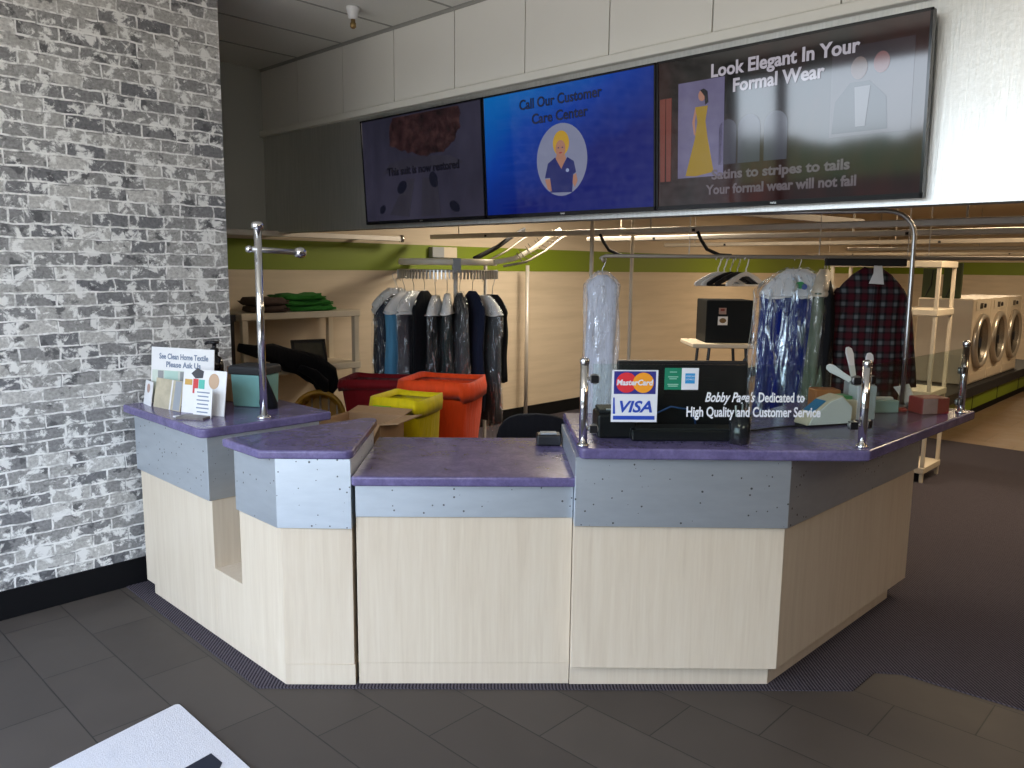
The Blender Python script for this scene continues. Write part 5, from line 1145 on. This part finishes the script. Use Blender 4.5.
m = MB(); m.rings([[bp_(2 * PI * k / 32, 0.165, -q) for k in range(32)] for q in (0.22, 0.228)]); build('bottom', m, 'yellowp', yb)
for k in range(5):
    x_ = -0.14 + 0.07 * k; hh_ = math.sqrt(max(0, 0.17 ** 2 - x_ ** 2)); build('base_rib', MB().tube([bc - axis * 0.212 + bs_ * x_ - bu * hh_, bc - axis * 0.212 + bs_ * x_ + bu * hh_], 0.008, 6), 'creamp', yb)

# office chair behind the low desk
ch = thing('office_chair', 'dark office chair whose curved back shows over the low desk', 'chair', (-3.05, 3.32, 0.005))
cc = Vector((-3.02, 3.36, 0)); fdir = Vector((0.6, -0.8, 0)).normalized(); sdir = Vector((0.8, 0.6, 0)).normalized()
m = MB(); rows = []
for q in (0, 0.05):
    pts = []
    for k in range(24):
        a = 2 * PI * k / 24; e = 0.62
        x = 0.23 * math.copysign(abs(math.cos(a)) ** e, math.cos(a)); z = 0.745 + 0.225 * math.copysign(abs(math.sin(a)) ** e, math.sin(a))
        pts.append(cc + sdir * x + Vector((0, 0, z)) - fdir * (0.0 + q) + fdir * (0.9 * x * x))
    rows.append(pts)
build('backrest', m.rings(rows), 'blackcl', ch, bevel=0.015, smooth=True)
seat = MB(); seat.rings([[cc + fdir * (0.24 + 0.23 * math.sin(2 * PI * k / 24)) + sdir * (0.24 * math.cos(2 * PI * k / 24)) + Vector((0, 0, z)) for k in range(24)] for z in (0.44, 0.50)])
build('seat', seat, 'blackcl', ch, bevel=0.02)
build('column', MB().tube([cc + fdir * 0.24 + Vector((0, 0, 0.09)), cc + fdir * 0.24 + Vector((0, 0, 0.44))], 0.03, 12), 'blackp', ch)
build('back_bracket', MB().tube([cc - fdir * 0.06 + Vector((0, 0, 0.65)), cc - fdir * 0.07 + Vector((0, 0, 0.48)), cc + fdir * 0.15 + Vector((0, 0, 0.43))], 0.018, 8), 'blackp', ch)
for s_ in (-1, 1): build('armrest', MB().tube([cc + sdir * 0.27 * s_ + fdir * 0.30 + Vector((0, 0, 0.46)), cc + sdir * 0.28 * s_ + fdir * 0.30 + Vector((0, 0, 0.66)), cc + sdir * 0.28 * s_ + fdir * 0.08 + Vector((0, 0, 0.68))], 0.02, 8), 'blackp', ch, smooth=True)
for k in range(5):
    a = 2 * PI * k / 5; d = Vector((math.cos(a), math.sin(a), 0)); b0 = cc + fdir * 0.24
    lg = build('base_leg', MB().tube([b0 + Vector((0, 0, 0.10)), b0 + d * 0.28 + Vector((0, 0, 0.07))], [0.028, 0.016], 8), 'blackp', ch)
    build('caster', MB().lathe([(0.004, -0.018), (0.028, -0.016), (0.030, 0.0), (0.028, 0.016), (0.004, 0.018)], b0 + d * 0.28 + Vector((0, 0, 0.036)), 12, d.cross(Vector((0, 0, 1))).to_track_quat('Z', 'Y').to_matrix()), 'blackp', lg, smooth=True)

# folding table with a black box, behind the hangers
ft = thing('folding_table', 'small cream folding table under the black box', 'table', (-3.56, 6.425, 0.005))
tc_ = Vector((-3.56, 6.425, 0)); tx, ty = rt, fw
def tpt(a, b, z): return tc_ + tx * a + ty * b + Vector((0, 0, z))
build('tabletop', MB().rings([[tpt(-0.30, -0.25, z), tpt(0.36, -0.25, z), tpt(0.36, 0.28, z), tpt(-0.30, 0.28, z)] for z in (1.135, 1.175)]), 'creamp', ft, bevel=0.01)
for a in (-0.18, 0.22):
    for b in (-0.2, 0.22): build('leg', MB().tube([tpt(a * 0.8, b, 1.135), tpt(a * 1.25, b, 0.005)], 0.014, 8), 'blackp', ft)
build('brace', MB().tube([tpt(-0.02, -0.2, 0.70), tpt(0.18, -0.2, 1.05)], 0.010, 8), 'blackp', ft)
bb = thing('black_box', 'square black box with two small stickers on the folding table', 'box', tuple(tpt(0.03, 0, 1.175)))
build('body', MB().rings([[tpt(-0.175, -0.17, z), tpt(0.235, -0.17, z), tpt(0.235, 0.2, z), tpt(-0.175, 0.2, z)] for z in (1.176, 1.55)]), plain('black_case', (0.003, 0.005, 0.007), 0.6, spec=0.2), bb, bevel=0.008)
sk = build('sticker', flat(tpt(-0.03, -0.171, 1.37), tx, (0, 0, 1), rect(0.085, 0.075), 0.001), 'paper', bb)
build('sticker_print', disc(tpt(-0.03, -0.172, 1.372), tx, (0, 0, 1), 0.030, 0.022, 18), plain('brown_print', (0.16, 0.09, 0.03), 0.5), sk)
sk = build('sticker', flat(tpt(-0.035, -0.171, 1.455), tx, (0, 0, 1), rect(0.065, 0.055), 0.001), plain('pinkish_sticker', (0.30, 0.20, 0.17), 0.5), bb)
build('sticker_print', flat(tpt(-0.035, -0.172, 1.465), tx, (0, 0, 1), rect(0.035, 0.02), 0.001), plain('dark_red_print', (0.18, 0.03, 0.02), 0.5), sk)

# cream shelf unit behind the plaid shirt
shelf_unit('shelf_unit', 'tall cream shelf unit standing behind the plaid shirt', -2.95, -2.02, 7.25, 7.72, (0.14, 0.8, 1.50, 1.905), 1.90, 'creamp', 0.021)

# ------------------------------------------------------------------ dryers on their plinth
pl = thing('machine_plinth', 'long olive plinth with black top under the dryers', 'plinth', (-3.1, 12, 0.005))
build('body', MB().box(-3.55, -2.64, 8.8, 15.2, 0.09, 0.28), 'green', pl, bevel=0.004)
build('black_top', MB().box(-3.56, -2.60, 8.75, 15.25, 0.28, 0.40), 'blackm', pl, bevel=0.006)
build('black_kick', MB().box(-3.5, -2.655, 8.85, 15.15, 0.005, 0.09), 'base', pl)
for y in (10.0, 11.25, 12.5, 13.75): build('panel_joint', MB().box(-2.642, -2.637, y - 0.012, y + 0.012, 0.09, 0.28), 'blackm', pl)
em = build('round_emblem', MB().lathe([(0.085, 0.0), (0.085, 0.006), (0.06, 0.008)], (-2.64, 10.55, 0.185), 24, Vector((1, 0, 0)).to_track_quat('Z', 'Y').to_matrix()), plain('gold_emblem', (0.30, 0.19, 0.04), 0.5), pl)
fm_ = plain('cream_enamel', (0.62, 0.52, 0.39), 0.35, vary=0.04); dg_ = plain('dark_door_glass', (0.05, 0.038, 0.028), 0.08)
def dryer(y0, label):
    o = thing('dryer', label, 'dryer', (-3.03, y0 + 0.42, 0.40), 'dryers in a row on the plinth')
    build('cabinet', MB().box(-3.34, -2.69, y0 + 0.005, y0 + 0.845, 0.402, 1.485), fm_, o, bevel=0.02)
    yc, zc = y0 + 0.42, 0.945; Rm = Vector((1, 0, 0)).to_track_quat('Z', 'Y').to_matrix()
    dr_ = build('door', MB().lathe([(0.35, -0.005), (0.352, 0.03), (0.335, 0.055), (0.305, 0.06), (0.285, 0.035), (0.275, 0.015), (0.02, 0.005)], (-2.69, yc, zc), 40, Rm), plain('tan_metal_door', (0.52, 0.46, 0.38), 0.3, 0.55), o, smooth=True)
    dr_['label'] = 'round steel door'
    build('door_glass', MB().lathe([(0.282, 0.03), (0.22, 0.025), (0.10, 0.012), (0.01, 0.009)], (-2.688, yc, zc), 36, Rm), dg_, dr_, smooth=True)
    build('door_handle', MB().obox((-2.60, yc - 0.33, zc), (0.03, 0.025, 0.12)), 'blackp', dr_, bevel=0.006)
    cp2 = build('control_panel', MB().box(-2.69, -2.682, yc - 0.30, yc + 0.30, 1.335, 1.455), 'creamp', o, bevel=0.002)
    build('display', MB().box(-2.682, -2.676, yc - 0.14, yc - 0.02, 1.36, 1.43), 'blackg', cp2)
    build('knob', MB().lathe([(0.028, 0.0), (0.026, 0.02), (0.01, 0.022)], (-2.682, yc + 0.06, 1.395), 16, Rm), 'blackp', cp2)
    build('vent_panel', MB().box(-2.69, -2.684, yc - 0.36, yc + 0.36, 0.43, 0.54), fm_, o, bevel=0.002)
    return o
dryer(11.1, 'nearest of the three dryers with a round door')
dryer(11.97, 'middle dryer of the three with a round door')
dryer(12.84, 'farthest of the three dryers with a round door')
for x0, x1, z1, lb in ((-3.335, -3.16, 1.86, 'left dark green board standing on the nearest dryer'), (-3.09, -2.88, 1.93, 'right dark green board standing on the nearest dryer')):
    o = thing('green_board', lb, 'board', ((x0 + x1) / 2, 11.25, 1.486), 'dark green boards above the dryers')
    build('board', MB().box(x0, x1, 11.20, 11.26, 1.486, z1), 'dkgreen', o, bevel=0.004)
    build('cord', MB().tube([(x0 + 0.12, 11.195, z1 - 0.02), (x0 + 0.11, 11.19, 1.65), (x0 + 0.05, 11.19, 1.50)], 0.006, 6), 'blackm', o)
# lit round downlight in the rear ceiling
dl = thing('downlight', 'lit round ceiling lamp far back on the right', 'ceiling lamp', (-4.3, 17.2, 2.75))
build('ring', MB().lathe([(0.22, 0.0), (0.23, -0.02), (0.19, -0.03), (0.18, -0.01)], (-4.3, 17.2, 2.75), 24), 'whitep', dl, smooth=True)
build('lens', MB().lathe([(0.18, -0.012), (0.17, -0.02), (0.02, -0.022)], (-4.3, 17.2, 2.75), 24), emit('lamp_lens', (1.0, 0.85, 0.6), 8.0, 0.4), dl)

# ------------------------------------------------------------------ light
def area(name, loc, rot, sx, sy, energy, col, portal=False):
    l = bpy.data.lights.new(name, 'AREA'); l.shape = 'RECTANGLE'; l.size = sx; l.size_y = sy; l.energy = energy; l.color = col
    o = bpy.data.objects.new(name, l); COL.objects.link(o); o.location = loc; o.rotation_euler = rot
    if portal: l.cycles.is_portal = True
    return o
area('storefront_daylight', ((XB + XW) / 2, YF - 0.06, 1.67), (R(90), 0, 0), XW - XB, 3.1, 1, (1, 1, 1), True)
for k, (x, y) in enumerate(((-4.6, 6.2), (-1.2, 7.0), (-4.4, 11.5), (-0.8, 12.0), (-3.5, 16.0))):
    area('rear_ceiling_lamp', (x, y, 2.73), (0, 0, 0), 1.2, 0.6, 100 if k == 0 else 62, (1.0, 0.87, 0.68) if k == 0 else (1.0, 0.78, 0.52))
area('aisle_warm_fill', (1.7, 5.0, 2.73), (0, 0, 0), 1.2, 0.6, 20, (1.0, 0.66, 0.34))  # added warm fill light for the right counter's flank, no fixture behind it
for x, y in ((-0.7, 0.3), (1.8, 1.8)):
    l = bpy.data.lights.new('front_ceiling_lamp', 'POINT'); l.energy = 32; l.color = (1.0, 0.88, 0.72); l.shadow_soft_size = 0.18
    o = bpy.data.objects.new('front_ceiling_lamp', l); COL.objects.link(o); o.location = (x, y, 3.2)

w = bpy.data.worlds.new('daylight'); S.world = w; w.use_nodes = True; nt = w.node_tree; nt.nodes.clear()
out = nt.nodes.new('ShaderNodeOutputWorld'); bg = nt.nodes.new('ShaderNodeBackground')
tc = nt.nodes.new('ShaderNodeTexCoord'); sep = nt.nodes.new('ShaderNodeSeparateXYZ'); L(nt, tc.outputs['Generated'], sep.inputs[0])
sky = ramp(nt, sep.outputs['Z'], [(0.0, (0.74, 0.82, 0.90)), (0.12, (0.74, 0.85, 0.97)), (0.5, (0.55, 0.68, 0.92)), (1.0, (0.35, 0.50, 0.85))])
n1 = nt.nodes.new('ShaderNodeTexNoise'); n1.inputs['Scale'].default_value = 5.0; n1.inputs['Detail'].default_value = 5; L(nt, tc.outputs['Generated'], n1.inputs['Vector'])
hgt = N(nt, 'ShaderNodeMapRange'); L(nt, n1.outputs['Fac'], hgt.inputs[0])
hgt.inputs[1].default_value = 0.38; hgt.inputs[2].default_value = 0.68; hgt.inputs[3].default_value = 0.005; hgt.inputs[4].default_value = 0.075
lt = N(nt, 'ShaderNodeMath', operation='LESS_THAN'); L(nt, sep.outputs['Z'], lt.inputs[0]); L(nt, hgt.outputs[0], lt.inputs[1])
c = mixc(nt, lt.outputs[0], sky, (0.06, 0.085, 0.05))
N2 = N(nt, 'ShaderNodeMath', operation='MULTIPLY'); L(nt, sep.outputs['Z'], N2.inputs[0]); N2.inputs[1].default_value = -1.0
gt = N(nt, 'ShaderNodeMath', operation='LESS_THAN'); L(nt, sep.outputs['Z'], gt.inputs[0]); gt.inputs[1].default_value = -0.01
c = mixc(nt, gt.outputs[0], c, ramp(nt, N2.outputs[0], [(0.0, (0.03, 0.03, 0.033)), (0.16, (0.05, 0.05, 0.05)), (0.3, (0.42, 0.405, 0.385))]))
L(nt, c, bg.inputs['Color']); bg.inputs['Strength'].default_value = 8.3
L(nt, bg.outputs[0], out.inputs['Surface'])

# ------------------------------------------------------------------ camera
cam = bpy.data.cameras.new('camera'); co = bpy.data.objects.new('camera', cam); COL.objects.link(co)
yaw, pit, rol = R(43.717), R(8.346), R(0.635)
f = Vector((-math.sin(yaw) * math.cos(pit), math.cos(yaw) * math.cos(pit), -math.sin(pit)))
r = Vector((math.cos(yaw), math.sin(yaw), 0)); u = r.cross(f)
r2 = r * math.cos(rol) + u * math.sin(rol); u2 = -r * math.sin(rol) + u * math.cos(rol)
mm = Matrix((r2, u2, -f)).transposed().to_4x4(); mm.translation = (0, 0, 1.808)
co.matrix_world = mm
cam.sensor_width = 36.0; cam.lens = 791.4 / 1024 * 36.0; cam.clip_end = 200
S.camera = co
S.view_settings.view_transform = 'Standard'; S.view_settings.look = 'None'; S.view_settings.gamma = 1.0; S.view_settings.exposure = 0.0
S.view_settings.use_curve_mapping = False
S.cycles.use_denoising = True
S.cycles.max_bounces = 10; S.cycles.transparent_max_bounces = 24; S.cycles.sample_clamp_indirect = 6.0
